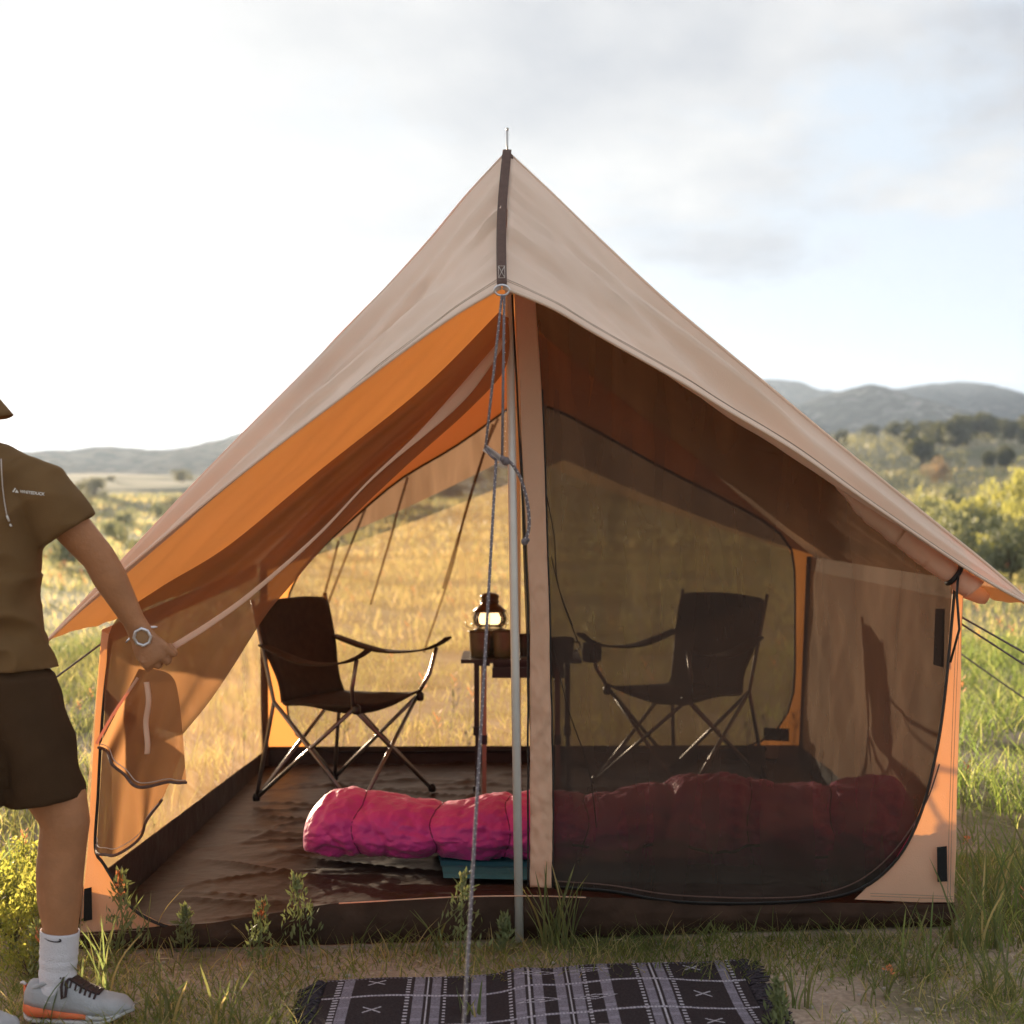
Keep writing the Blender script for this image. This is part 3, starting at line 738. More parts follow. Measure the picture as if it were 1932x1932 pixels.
# creases of the back netting
for pts in ([(940, 790), (915, 850), (880, 960), (850, 1080), (800, 1230)], [(770, 900), (752, 960), (736, 1020), (700, 1140)], [(640, 1020), (622, 1090), (604, 1150)], [(690, 960), (650, 1060), (615, 1150)], [(930, 800), (860, 1030), (836, 1110)]):
    strip([plane_back(x, y) for x, y in pts], 'fold', M['mesh_fine'], backwin, 0.008, -0.02, 0.4)
m = MB(); m.poly([plane_back(x, y) + Vector((0, -0.012, 0)) for x, y in [(1440, 1372), (1488, 1374), (1488, 1398), (1440, 1396)]]); m.build('velcro', M['velcro'], backw, smooth=False)
# canvas posts in the back corners
for a, b in ((W(1528, 1050, 7.10), W(1512, 1440, 7.10)), (W(497, 1065, 6.98), W(500, 1446, 6.98))):
    m = MB(); m.tube([a, a.lerp(b, .5), b], 0.022, 8, flat=0.5); m.build('corner_seam', M['strap'], backw)
# side walls
def side(a_t, b_t, a_b, b_b, za, zb, name, mat, seed, amp, lo=0.0, hi=1.0, fol=1.0):
    def fn(u, v):
        vv = lo + (hi - lo) * v
        t = a_t.lerp(b_t, u); b = Vector((a_b.x, a_b.y, za)).lerp(Vector((b_b.x, b_b.y, zb)), u)
        p = b.lerp(t, vv)
        w = amp * (ns(u * 16 * fol + (1 - vv) * 5, vv * 1.4, seed) + 0.5 * ns(u * 34 * fol - (1 - vv) * 9, vv * 2, seed)) * min(u * 12, 1) * min((1 - u) * 12, 1) * (math.sin(math.pi * vv) ** .5 if 0 < vv < 1 else 0)
        return p + Vector((w, 0, 0))
    m = MB(); m.grid(fn, 90, 24); return m.build(name, mat, tent)
side(FLt, BLt, FLb, BLb, tubF, tubB, 'side_window', M['mesh_side'], 3.0, 0.034, 0.0, 0.93)
side(FLt, BLt, FLb, BLb, tubF, tubB, 'side_wall', M['canvas_wall'], 3.0, 0.010, 0.93, 1.0)
side(FRt, BRt, FRb, BRb, tubF, tubB, 'side_wall', M['canvas_wall'], 6.0, 0.014, 0.0, 0.93, 0.8)
side(FRt, BRt, FRb, BRb, tubF, tubB, 'side_valance', M['canvas'], 6.0, 0.006, 0.93, 1.0)
# canvas door rolled up under the right eave, with its black tie
rl = by_len([W(1570, 905, 4.47), W(1612, 942, 4.46), W(1680, 992, 4.45), W(1745, 1043, 4.45), W(1800, 1084, 4.45), W(1838, 1112, 4.45)])
def roll_r(t): return 0.008 + 0.030 * sstep(0, .35, t) + 0.0012 * math.sin(t * 31) - 0.014 * math.exp(-((t - .86) / .03) ** 2)
rm = MB(); rm.tube([rl(i / 60) + Vector((0, 0.005 * ns(i * .4, 0, 1), 0.006 * ns(i * .35, 3, 1))) for i in range(61)], [roll_r(i / 60) for i in range(61)], 16)
roll = rm.build('rolled_flap', M['canvas_wall'], tent)
tie = MB()
tc_ = rl(0.86); td = (rl(0.9) - rl(0.82)).normalized(); ta_ = td.orthogonal().normalized(); tb_ = td.cross(ta_)
tie.tube([tc_ + (ta_ * math.cos(a) + tb_ * math.sin(a)) * 0.032 for a in [2 * math.pi * i / 20 for i in range(21)]], 0.008, 8, caps=False, flat=1.0)
tie.tube([tc_ + Vector((0, -0.042, 0.0)), tc_ + Vector((-0.005, -0.045, -0.06)), tc_ + Vector((0.004, -0.04, -0.16)), tc_ + Vector((-0.02, -0.03, -0.26))], 0.007, 6, flat=0.4)
tie.build('tie', M['zip'], roll)
e2 = MB(); e2.tube([W(1800, 1105, 4.56), W(1850, 1124, 4.58), W(1862, 1130, 4.58)], [0.026, 0.026, 0.018], 12); e2.build('rolled_flap', M['canvas_wall'], tent)
# buckle webbing and an opening in the right corner
m = MB(); m.poly([plane_front(x, y) + Vector((0, 0.03, 0)) for x, y in [(1770, 1150), (1788, 1150), (1786, 1262), (1766, 1256)]]); m.build('webbing', M['velcro'], tent, smooth=False)

# ------------------------------------------------------------------ guy ropes
def rope(pts, r, name, label, fleck=True, n=120):
    g_ = by_len(pts)
    o = thing(name, label, 'rope', tuple(g_(0)))
    m = MB(); P_ = [g_(i / n) for i in range(n + 1)]
    m.tube(P_, r, 8)
    c = m.build('cord', M['rope'], o)
    if fleck:
        f = MB()
        for i in range(2, n * 3):
            p = g_(i / (n * 3)); a = i * 2.2
            d = Vector((math.cos(a) * r * .9, -abs(math.sin(a)) * r * 0.95, 0))
            f.sphere(p + d, r * 0.42, 5, 3)
        f.build('fleck', M['stitch'], o, kind='stuff')
    return o
M['rope'] = mk('dark_cord', (0.17, 0.14, 0.15), 0.8, 0.3, 120, 0.5, 400)
rt = RING + Vector((0, -0.014, -0.022))
T1, T2 = W(916, 846, 3.70), W(952, 871, 3.69)
STAKE = Vector((-0.105, 2.62, 0.03))
guy = thing('guy_rope', 'grey flecked rope from the ring at the awning peak down past the rug', 'rope', tuple(rt))
m = MB()
m.tube([rt, rt.lerp(T1, .5), T1], 0.0034, 8)
m.tube([rt + Vector((.006, 0, 0)), T2 + Vector((-0.006, 0, 0.01))], 0.0034, 8)
T3 = W(936, 868, 3.69)
m.tube([T1, T1.lerp(T3, .5) + Vector((0, -.006, -.004)), T3], 0.0036, 8)
down = by_len([T3, T3.lerp(STAKE, .33) + Vector((0, 0, -0.004)), T3.lerp(STAKE, .66) + Vector((0, 0, -0.004)), STAKE])
m.tube([down(i / 60) for i in range(61)], 0.0036, 8)
tail = by_len([W(955, 868, 3.69), W(968, 878, 3.685), W(985, 910, 3.685), W(996, 955, 3.69), W(998, 995, 3.69), W(990, 1022, 3.69)])
m.tube([tail(i / 40) for i in range(41)], 0.0042, 8)
gc = m.build('cord', M['rope'], guy)
for ps_ in (((W(954, 870, 3.684), .011), (W(949, 866, 3.68), .008)), ((W(990, 1022, 3.69), .0095), (W(995, 1019, 3.685), .006))):
    k_ = MB()
    for p, r in ps_: k_.sphere(p, r, 8, 6)
    k_.build('knot', M['rope'], guy)
ten = MB(); ax = (T2 - T1).normalized(); up_ = Vector((0, -0.3, 1)); up_ = (up_ - ax * up_.dot(ax)).normalized()
ten.box(T1.lerp(T2, .5) + Vector((0, 0.004, 0)), (T2 - T1).length * .56, 0.009, 0.0018, 0, ax, up_, ax.cross(up_))
ten.build('tensioner', M['silver'], guy, smooth=False)
fl = MB()
for g_, n_, r in ((by_len([rt, T1]), 34, .0034), (by_len([rt + Vector((.006, 0, 0)), T2]), 34, .0034), (down, 150, .0036), (tail, 22, .0042)):
    for i in range(1, n_):
        p = g_(i / n_); sd = -1 if i % 2 else 1
        fl.sphere(p + Vector((sd * r * .55, -r * .8, 0)), r * .40, 5, 3)
fl.build('fleck', M['print_white'], guy, kind='stuff')
def side_rope(a, b, label):
    rope([a, a.lerp(b, .33) - Vector((0, 0, .012)), a.lerp(b, .66) - Vector((0, 0, .012)), b], 0.0032, 'guy_rope', label, False, 20)
def out_to_ground(a, q):
    "carry the rope on through the point q to the ground"
    d = q - a; t = (a.z - 0.02) / max(-d.z, 1e-3); return a + d * t
a1 = W(1812, 1163, 4.56); side_rope(a1, out_to_ground(a1, W(1932, 1228, 4.62)), 'upper of the three black ropes staked out right of the tent')
a2 = W(1812, 1176, 4.60); side_rope(a2, out_to_ground(a2, W(1932, 1250, 4.70)), 'middle one of the three black ropes staked out right of the tent')
a3 = W(1808, 1230, 6.2); side_rope(a3, out_to_ground(a3, W(1932, 1312, 6.3)), 'lowest of the three black ropes right of the tent, tied farther back')
a4 = W(192, 1214, 4.34); side_rope(a4, out_to_ground(a4, W(105, 1275, 4.5)), 'brown rope slanting down between the tent and the standing person')
# ------------------------------------------------------------------ folding camp chairs
FLOOR = 0.045
def camp_chair(label, loc, fwd, cup_side):
    "local axes: X to the sitter's right, Y forward"
    fy = Vector((fwd[0], fwd[1], 0)).normalized(); fx = Vector((fy.y, -fy.x, 0))
    L = Vector(loc)
    def P(x, y, z): return L + fx * x + fy * y + Vector((0, 0, z))
    o = thing('camp_chair', label, 'camp chair', loc, 'folding camp chairs')
    hw, fd, bd, sz = 0.225, 0.21, -0.20, 0.41
    ft = {(sx, sy): (sx * 0.265, fd + 0.05 if sy > 0 else bd - 0.06) for sx in (-1, 1) for sy in (-1, 1)}
    stp = {(sx, sy): (sx * hw, fd if sy > 0 else bd) for sx in (-1, 1) for sy in (-1, 1)}
    def leg(a, b, r=0.0085):
        m = MB(); x0, y0 = ft[a]; x1, y1 = stp[b]
        m.tube([P(x0, y0, 0.01), P(x1, y1, sz)], r, 8); l_ = m.build('leg', M['chair_tube'], o)
        f = MB(); f.lathe(P(x0, y0, 0), [(0.014, 0), (0.017, 0.012), (0.012, 0.03), (0.006, 0.034)], 8); f.build('foot', M['black_plastic'], l_)
    for a, b in (((-1, 1), (1, 1)), ((1, 1), (-1, 1)), ((-1, -1), (1, -1)), ((1, -1), (-1, -1)),
                 ((-1, 1), (-1, -1)), ((-1, -1), (-1, 1)), ((1, 1), (1, -1)), ((1, -1), (1, 1))):
        leg(a, b)
    for sx in (-1, 1):
        m = MB(); x0, y0 = ft[(sx, -1)]
        m.tube([P(x0, y0, 0.01), P(sx * hw, bd, sz), P(sx * (hw + .012), bd - 0.05, 0.63), P(sx * (hw + .02), bd - 0.10, 0.83)], 0.0085, 8)
        m.build('back_post', M['chair_tube'], o)
        m = MB(); m.tube([P(sx * hw, fd, sz), P(sx * (hw + .05), fd + 0.03, 0.50), P(sx * (hw + .06), fd + 0.06, 0.615)], 0.0085, 8)
        m.build('arm_post', M['chair_tube'], o)
        arm = by_len([P(sx * (hw + .015), bd - 0.05, 0.645), P(sx * (hw + .04), -0.02, 0.60), P(sx * (hw + .06), fd - 0.03, 0.605), P(sx * (hw + .06), fd + 0.07, 0.632), P(sx * (hw + .06), fd + 0.12, 0.66)])
        a_ = MB(); a_.grid(lambda u, v: arm(v) + fx * ((u - .5) * (0.05 + 0.03 * math.sin(math.pi * min(v * 1.1, 1)))) + Vector((0, 0, -0.012 * math.sin(math.pi * v))), 4, 24)
        a_.build('armrest', M['chair_cloth'], o, solid=0.008)
        if sx == cup_side:
            c = MB(); q = P(sx * (hw + .06), fd + 0.05, 0.53)
            c.lathe(q, [(0.030, 0.0), (0.042, 0.006), (0.045, 0.05), (0.040, 0.085), (0.036, 0.085), (0.038, 0.05), (0.03, 0.012)], 14); c.build('cup_holder', M['chair_cloth'], o)
    def sh(u, v):       # seat and back in one sheet: v 0 front edge .. 1 top of the back
        x = (u - .5) * 2
        if v < .46:
            t = v / .46; y = fd + 0.01 + (bd + 0.04 - fd) * t
            z = sz + 0.012 - 0.055 * (1 - x * x) * math.sin(math.pi * min(t + .12, 1)) - 0.02 * t + 0.012 * math.exp(-((t) / .05) ** 2)
            w = hw + 0.005 - 0.02 * math.sin(math.pi * t)
        else:
            t = (v - .46) / .54; y = bd + 0.035 - 0.13 * t - 0.05 * (1 - x * x) * math.sin(math.pi * min(t * .9 + .1, 1)); z = sz - 0.01 + 0.425 * t
            w = hw - 0.03 * math.exp(-((t - .2) / .22) ** 2) + 0.022 * t
            if t > .9: w -= 0.035 * ((t - .9) / .1) ** 3
            z -= 0.012 * (x * x) * sstep(.85, 1, t)
        return P(x * w, y, z + 0.003 * ns(u * 5, v * 9, loc[0]))
    s = MB(); s.grid(lambda u, v: sh(u, v * .47), 16, 18); s.build('seat', M['chair_cloth'], o, solid=0.010)
    s = MB(); s.grid(lambda u, v: sh(u, .47 + v * .53), 16, 22); s.build('backrest', M['chair_cloth'], o, solid=0.014)
    for sx in (-1, 1):
        m = MB(); m.lathe(P(sx * hw, fd + 0.015, sz - 0.02), [(0.012, 0), (0.017, 0.008), (0.017, 0.03), (0.010, 0.038)], 8); m.build('corner_block', M['black_plastic'], o)
    return o
camp_chair('dark folding camp chair left of the lantern, seen through the open side of the tent', (-0.70, 6.24, FLOOR), (0.86, -0.51), 0)
camp_chair('dark folding camp chair behind the closed brown netting, right of the table', (0.735, 6.50, FLOOR), (-0.74, -0.67), 1)

# ------------------------------------------------------------------ camp table, lantern and mugs
TZ, TD = 0.625, 6.36
tx0, tx1 = W(872, 0, TD).x, W(1094, 0, TD).x
txc = (tx0 + tx1) / 2
table = thing('camp_table', 'small dark folding camp table with telescopic legs carrying the lantern', 'table', (txc, TD, FLOOR))
m = MB(); m.box((txc, TD, TZ - .008), (tx1 - tx0) / 2, 0.17, 0.008); tp = m.build('table_top', M['table_metal'], table, smooth=False)
for ay in (-.11, .11):
    m = MB(); m.box((txc + .03, TD + ay, TZ - .062), (tx1 - tx0) / 2 - .10, 0.006, 0.022); m.build('apron', M['table_metal'], table, smooth=False)
for lx, ly, up_m, lo_m in ((tx0 + .095, -.125, 'table_leg', 'table_leg'), (tx0 + .06, .10, 'table_metal', 'table_metal'), (tx1 - .10, -.125, 'table_leg', 'table_leg'), (tx1 - .05, .10, 'table_metal', 'table_metal')):
    m = MB(); m.box((lx, TD + ly, .45), .0115, .0115, .162); lg = m.build('leg', M[up_m], table, smooth=False)
    m = MB(); m.box((lx + .002, TD + ly, .155), .009, .009, .135); m.build('lower_tube', M[lo_m], lg, smooth=False)
    m = MB(); m.box((lx, TD + ly, .285), .015, .016, .019); m.build('clamp', M['black_plastic'], lg, smooth=False)
    m = MB(); m.box((lx - .002, TD + ly - .003, .603), .028, .016, .008); m.build('bracket', M['table_metal'], lg, smooth=False)
    m = MB(); m.box((lx, TD + ly, FLOOR - .012), .016, .016, .012); m.build('foot', M['black_plastic'], lg, smooth=False)
lx = W(924, 0, TD + .05).x
lan = thing('lantern', 'lit camp lantern with a glass globe on the table behind the mugs', 'lantern', (lx, TD + .07, TZ))
lb = Vector((lx, TD + .07, TZ - .004))
m = MB(); m.lathe(lb, [(.055, 0), (.062, .006), (.064, .05), (.060, .098), (.05, .105), (.030, .108)], 24); m.build('base', M['enamel'], lan)
m = MB(); m.lathe(lb + Vector((0, 0, .172)), [(.062, -.004), (.064, .0), (.040, .022), (.034, .026), (.033, .050), (.036, .054), (.034, .062), (.024, .068), (.006, .072)], 24); cap = m.build('cap', M['lantern'], lan)
m = MB(); m.lathe(lb + Vector((0, 0, .205)), [(.035, 0), (.038, .003), (.035, .006)], 20); m.build('band', M['lantern'], cap)
gm = newmat('lantern_glass'); gn, gl_ = gm.node_tree.nodes, gm.node_tree.links
go = N(gn, 'ShaderNodeOutputMaterial'); gg = N(gn, 'ShaderNodeBsdfGlossy'); gg.inputs['Roughness'].default_value = .05; gt = N(gn, 'ShaderNodeBsdfTransparent')
gfr = N(gn, 'ShaderNodeFresnel'); gfr.inputs['IOR'].default_value = 1.5; gx_ = N(gn, 'ShaderNodeMixShader')
gl_.new(gfr.outputs[0], gx_.inputs[0]); gl_.new(gt.outputs[0], gx_.inputs[1]); gl_.new(gg.outputs[0], gx_.inputs[2]); gl_.new(gx_.outputs[0], go.inputs['Surface'])
m = MB(); m.lathe(lb + Vector((0, 0, .105)), [(.045, 0), (.060, .014), (.066, .034), (.060, .055), (.050, .068)], 24); m.build('globe', gm, lan)
em = newmat('lantern_flame'); en, el = em.node_tree.nodes, em.node_tree.links
eo = N(en, 'ShaderNodeOutputMaterial'); ee = N(en, 'ShaderNodeEmission'); ee.inputs['Color'].default_value = (1, .62, .28, 1); ee.inputs['Strength'].default_value = 0.75
el.new(ee.outputs[0], eo.inputs['Surface'])
m = MB(); m.lathe(lb + Vector((0.014, 0, .115)), [(.012, 0), (.026, .010), (.028, .030), (.018, .050), (.004, .058)], 12)
m.lathe(lb + Vector((-0.022, 0, .115)), [(.010, 0), (.019, .010), (.021, .030), (.014, .048), (.004, .054)], 12); m.build('mantle', em, lan)
m = MB()
for i in range(8):
    a = 2 * math.pi * i / 8
    q = Vector((math.cos(a), math.sin(a), 0))
    m.tube([lb + q * .060 + Vector((0, 0, .105)), lb + q * .071 + Vector((0, 0, .14)), lb + q * .060 + Vector((0, 0, .172))], .0015, 5)
m.tube([lb + Vector((.071 * math.cos(a), .071 * math.sin(a), .122)) for a in [2 * math.pi * i / 28 for i in range(29)]], .0016, 5, caps=False)
m.build('guard', M['alu'], lan)
m = MB(); m.tube([lb + Vector((-.064, 0, .10)), lb + Vector((-.090, 0, .112)), lb + Vector((-.092, 0, .128))], .0022, 6); m.build('handle', M['alu'], lan)
lan.scale = (1.14, 1.14, 1.10)
def mug(x, d, r, h, label, hs, mat='enamel'):
    b = Vector((x, d, TZ)); o = thing('mug', label, 'mug', tuple(b), 'mugs on the camp table')
    q = MB(); q.lathe(b, [(r * .82, 0), (r * .86, .003), (r * .92, h * .5), (r * .97, h - .004), (r, h), (r * .94, h), (r * .9, h * .5), (r * .8, .008), (.002, .008)], 22); q.build('body', M[mat], o)
    q = MB(); q.tube([b + Vector((hs * r * .93, 0, h * .82)), b + Vector((hs * (r + .020), -.004, h * .76)), b + Vector((hs * (r + .024), -.004, h * .45)), b + Vector((hs * r * .93, 0, h * .28))], .0042, 8); q.build('handle', M[mat], o)
    q = MB(); q.tube([b + Vector((r * .985 * math.cos(a), r * .985 * math.sin(a), h)) for a in [2 * math.pi * i / 26 for i in range(27)]], .0026, 6, caps=False); q.build('rim', M['lantern'], o)
mug(W(905, 0, TD - .06).x, TD - .06, .047, .108, 'olive enamel mug on the left front of the camp table', 1)
mug(W(948, 0, TD - .06).x, TD - .06, .044, .110, 'olive enamel mug just left of the tent pole, beside the other mug', -1)
mug(W(1060, 0, TD - .03).x, TD - .03, .055, .075, 'dark squat pot at the right end of the table behind the netting', 1, 'table_metal')
mug(W(990, 0, TD - .02).x, TD - .02, .026, .09, 'narrow brown cup glinting between the tent pole and the door strip', 1, 'lantern')
# ------------------------------------------------------------------ sleeping bag on its mat
bagA, bagB = Vector((-0.725, 5.20, 0)), Vector((1.365, 5.03, 0))
SEAMS = (.10, .225, .345, .47, .60, .73, .86)
M['bag_seam'] = mk('dark_magenta_thread', (0.22, 0.012, 0.08), 0.6, .2, 40)
pad = MB()
def padf(u, v):
    c = bagA.lerp(bagB, (.20 + .05 * v) + .74 * u); n_ = Vector((bagB.y - bagA.y, -(bagB.x - bagA.x), 0)).normalized()
    y = (v - .5) * .50
    e_ = max(abs(v - .5) * 2 - .9, 0) / .1
    return c + n_ * (y + .03) + Vector((0, 0, FLOOR + .008 + .018 * (1 - e_ * e_) + .005 * math.sin(v * 38)))
pad.grid(padf, 60, 40); tag(pad.build('sleeping_mat', M['pad'], None), 'thin teal sleeping mat peeping out under the magenta sleeping bag', 'mat')
bag = thing('sleeping_bag', 'puffy magenta sleeping bag rolled out along the tent floor', 'sleeping bag', tuple(bagA.lerp(bagB, .5) + Vector((0, 0, FLOOR))))
def bagf(u, v):
    s_ = u; th = 2 * math.pi * v
    c = bagA.lerp(bagB, s_)
    n_ = Vector((bagB.y - bagA.y, -(bagB.x - bagA.x), 0)).normalized()
    end = math.sqrt(max(1 - (max(.065 - s_, 0) / .065) ** 2, 0.0004)) * math.sqrt(max(1 - (max(s_ - .96, 0) / .04) ** 2, 0.0004))
    ry = (.19 + .05 * sstep(.35, .8, s_)) * end
    rz = (.102 + .040 * sstep(.38, .62, s_) + .010 * math.sin(s_ * 21)) * (.25 + .75 * end)
    puff = 1 - 0.060 * math.exp(-(((s_ * 11 + .5 * ns(s_ * 6, math.cos(th), 2) + .25 * math.sin(th * 2)) % 1 - .5) / .09) ** 2)
    puff -= sum(.10 * math.exp(-((s_ - q_ - .006 * math.sin(th * 3 + q_ * 40)) / .010) ** 2) for q_ in SEAMS)
    puff += 0.075 * fbm(s_ * 15, math.cos(th) * 1.5, math.sin(th) * 1.5 + 3, 4) + .10 * (0.4 - abs(ns(s_ * 22 + math.sin(th) * 2, math.cos(th) * 1.6, math.sin(th) * 3.0 + 9))) + .045 * (0.35 - abs(ns(s_ * 60 + math.cos(th) * 5, math.cos(th) * 3, math.sin(th) * 7 + 2))) + .06 * (0.4 - abs(ns(s_ * 50, math.cos(th) * 3, math.sin(th) * 6 + 9))) 
    cz, cy_ = math.sin(th), math.cos(th)
    fl_ = cz if cz > -.72 else -.72 + .2 * (cz + .72)
    return c + n_ * (ry * cy_ * puff) + Vector((0, 0, FLOOR + .034 + rz * .78 + rz * fl_ * puff))
m = MB(); m.grid(bagf, 420, 96); m.build('shell', M['bag_shell'], bag)
for q_ in SEAMS:
    sg = MB(); sg.tube([bagf(q_ + .006 * math.sin(2 * math.pi * i / 48 * 3 + q_ * 40), i / 48) for i in range(-6, 31)], .0022, 5)
    sg.build('seam', M['bag_seam'], bag)
zz = by_len([bagf(.40 + .5 * i / 40, .965 + .02 * math.sin(i * .5)) + Vector((0, -.006, 0)) for i in range(41)])
strip([zz(i / 60) for i in range(61)], 'zip', M['zip'], bag, .0045, -.003, .8)
pb = MB(); pb.box(Vector((W(1215, 0, 5.62).x - .08, 5.62, FLOOR + .035)), .10, .06, .034)
tag(pb.build('pouch', mk('mauve_cloth', (.22, .12, .17), .8, .2, 20, .3, 80), None, smooth=False), 'small mauve pouch behind the sleeping bag at the foot of the table', 'pouch')

# ------------------------------------------------------------------ woven rug
ra, rb = W(616, 1869, 0), None
def gpt(x, y):
    d = CAMH * F / (y - HOR); return Vector(((x - 966) * d / F, d, 0))
c00, c10 = gpt(618, 1870), gpt(1388, 1824)          # back edge, left and right
rx = (c10 - c00); RL = rx.length; rx.normalize(); ry_ = Vector((.02, -1, 0)).normalized()
RWD = 0.62
def rug_h(s, t): return 0.016 + 0.010 * math.sin(s * 9 + 1) * math.sin(t * 5 + .5) + 0.006 * ns(s * 5, t * 4, 2) + 0.014 * math.exp(-((s - .52 - .12 * t) / .06) ** 2) * sstep(.5, .0, t)
DARK, GREY, PALE = (0.060, 0.047, 0.050), (0.36, 0.33, 0.40), (0.62, 0.59, 0.66)
def rug_col(s, t):
    "s metres along the rug, t metres across it"
    h = (ns(s * 160, t * 160, 1) + 1) / 2
    j = h * .5 + .65
    mid = abs(((t + .006 * math.sin(s * 6)) / .205) % 1 - .5)
    col = DARK
    bands = [(.030, .045, 'S'), (.049, .075, 'G'), (.215, .225, 'S'), (.235, .262, 'G'), (.268, .273, 'P'), (.281, .305, 'G'), (.312, .32, 'S'), (.385, .425, 'G'), (.485, .495, 'S'), (.502, .53, 'G'), (.537, .543, 'P'), (.55, .575, 'G'),
             (RL - .065, RL - .04, 'G'), (RL - .034, RL - .022, 'S'), (RL - .30, RL - .29, 'S'), (RL - .285, RL - .262, 'G'), (RL - .254, RL - .249, 'P'), (RL - .242, RL - .216, 'G'), (RL - .208, RL - .198, 'S'), (RL - .40, RL - .37, 'G'), (RL - .52, RL - .495, 'G'), (RL - .488, RL - .483, 'P'), (RL - .476, RL - .45, 'G'), (RL - .444, RL - .434, 'S')]
    for a, b, k_ in bands:
        if a <= s <= b:
            if k_ == 'G': col = GREY if (t * 130) % 1 < .8 else DARK
            elif k_ == 'P': col = PALE
            else: col = PALE if (t * 48) % 1 < .45 else DARK
    line = abs((t - .005 * math.sin(s * 7) + .0) % .205 - .150)
    if line < .0055: col = PALE if (s * 110) % 1 < .5 and h > .35 else GREY
    tt = t % .205
    cen = tt - (.150 - .1025 if tt < .150 else .150 + .1025)
    for cx_, w_ in ((.135, 0), (RL - .135, 0)):
        dx = s - cx_; 
        if abs(dx) < .022 and abs(cen) < .02 and (abs(abs(dx) - abs(cen) * 1.2) < .004): col = PALE
    for cx_ in (.68 if RL > 1.2 else .60 * RL + .03, RL - .565):
        dx = abs(s - cx_)
        if dx < .060 and abs(cen) < .020:
            e_ = dx / .060 + abs(cen) / .018
            if abs(e_ - .90) < .14 or (e_ < .25): col = PALE if h > .45 else GREY
    if t < .010 and t > .004: col = GREY if (s * 90) % 1 < .5 else DARK
    return tuple(min(c * j, 1) for c in col)
nu, nv = 620, 330
rm_ = bpy.data.meshes.new('rug_cloth')
vv = [c00 + rx * (RL * i / nu) + ry_ * (RWD * j / nv) + Vector((0, 0, rug_h(RL * i / nu, RWD * j / nv))) for j in range(nv + 1) for i in range(nu + 1)]
ff = [(j * (nu + 1) + i, j * (nu + 1) + i + 1, (j + 1) * (nu + 1) + i + 1, (j + 1) * (nu + 1) + i) for j in range(nv) for i in range(nu)]
rm_.from_pydata([tuple(v) for v in vv], [], ff)
ca = rm_.color_attributes.new('weave', 'FLOAT_COLOR', 'POINT')
cc_ = np.ones((len(vv), 4), np.float32)
cc_[:, :3] = [rug_col(RL * i / nu, RWD * j / nv) for j in range(nv + 1) for i in range(nu + 1)]
ca.data.foreach_set('color', cc_.ravel())
M['rug'] = mk('woven_wool', (0.93, 0.93, 0.93), 0.95, 0.07, 60, 0.7, 260, spec=0.05, attr='weave')
M['fringe'] = mk('fringe_wool', (0.055, 0.045, 0.052), 0.95, 0.45, 90, spec=0.05)
rm_.materials.append(M['rug']); rm_.polygons.foreach_set('use_smooth', [True] * len(ff))
rug = thing('rug', 'dark woven rug with pale stripes and fringed ends before the tent', 'rug', tuple(c00))
clo = link('cloth', rm_, rug); sd_ = clo.modifiers.new('solid', 'SOLIDIFY'); sd_.thickness = .008; sd_.offset = -1
for side_ in (0, 1):
    f = MB(); r_ = random.Random(5 + side_)
    for i in range(150):
        t = RWD * (i + r_.random()) / 150; s = RL * side_
        base = c00 + rx * s + ry_ * t + Vector((0, 0, rug_h(s, t)))
        d = rx * (1 if side_ else -1); L_ = .032 + .030 * r_.random(); w = (r_.random() - .5) * .06
        p1 = base + d * (L_ * .4) + ry_ * (w * .4) + Vector((0, 0, .012 * r_.random())); p2 = base + d * L_ + ry_ * w; p2.z = .006 + .012 * r_.random()
        p3 = p2 + d * .012 + ry_ * ((r_.random() - .5) * .03)
        f.tube([base, p1, p2, p3], [.0028, .0030, .0026, .0016], 5)
    f.build('fringe', M['fringe'], rug, kind='stuff')
# ------------------------------------------------------------------ the person holding the door open
def fuse(mb, voxel, smooth_it=8, fac=.5):
    "one continuous skin out of overlapping solids"
    me = mb.mesh('tmp', [])
    o = bpy.data.objects.new('tmp', me); COL.objects.link(o)
    r = o.modifiers.new('r', 'REMESH'); r.mode = 'VOXEL'; r.voxel_size = voxel; r.use_smooth_shade = True
    s = o.modifiers.new('s', 'SMOOTH'); s.iterations = smooth_it; s.factor = fac
    dg = bpy.context.evaluated_depsgraph_get(); dg.update()
    res = bpy.data.meshes.new_from_object(o.evaluated_get(dg))
    bpy.data.objects.remove(o)
    return res
def limb(mb, pts, n=18):
    "pts: (centre, radius) or (centre, radius, side-to-side factor); round ends"
    P_ = [Vector(p[0]) for p in pts]; rings = []
    up = None
    for i, q in enumerate(pts):
        t = (P_[min(i + 1, len(P_) - 1)] - P_[max(i - 1, 0)]).normalized()
        if up is None: up = Vector((0, -1, 0)); 
        u = (up - t * up.dot(t)).normalized(); w = t.cross(u)
        rings.append((P_[i], u * q[1], w * (q[1] * (q[2] if len(q) > 2 else 1.0)), t))
    full = []
    c, u, w, t = rings[0]; r = u.length
    for a in (80, 55, 28): full.append((c - t * (r * .8 * math.sin(R(a))), u * math.cos(R(a)), w * math.cos(R(a))))
    full += [(c, u, w) for c, u, w, t in rings]
    c, u, w, t = rings[-1]; r = u.length
    for a in (28, 55, 80): full.append((c + t * (r * .8 * math.sin(R(a))), u * math.cos(R(a)), w * math.cos(R(a))))
    mb.loft(full, n=n)
def finish(me, name, mat, parent):
    me.name = name; me.materials.clear(); me.materials.append(mat)
    me.polygons.foreach_set('use_smooth', [True] * len(me.polygons))
    return link(name, me, parent)
PD = 3.71
def Q(x, y, d=PD): return W(x, y, d)
person = thing('person', 'person in olive brown shirt, dark brown shorts and running shoes holding the netting door open', 'person', (-1.26, 3.68, 0))
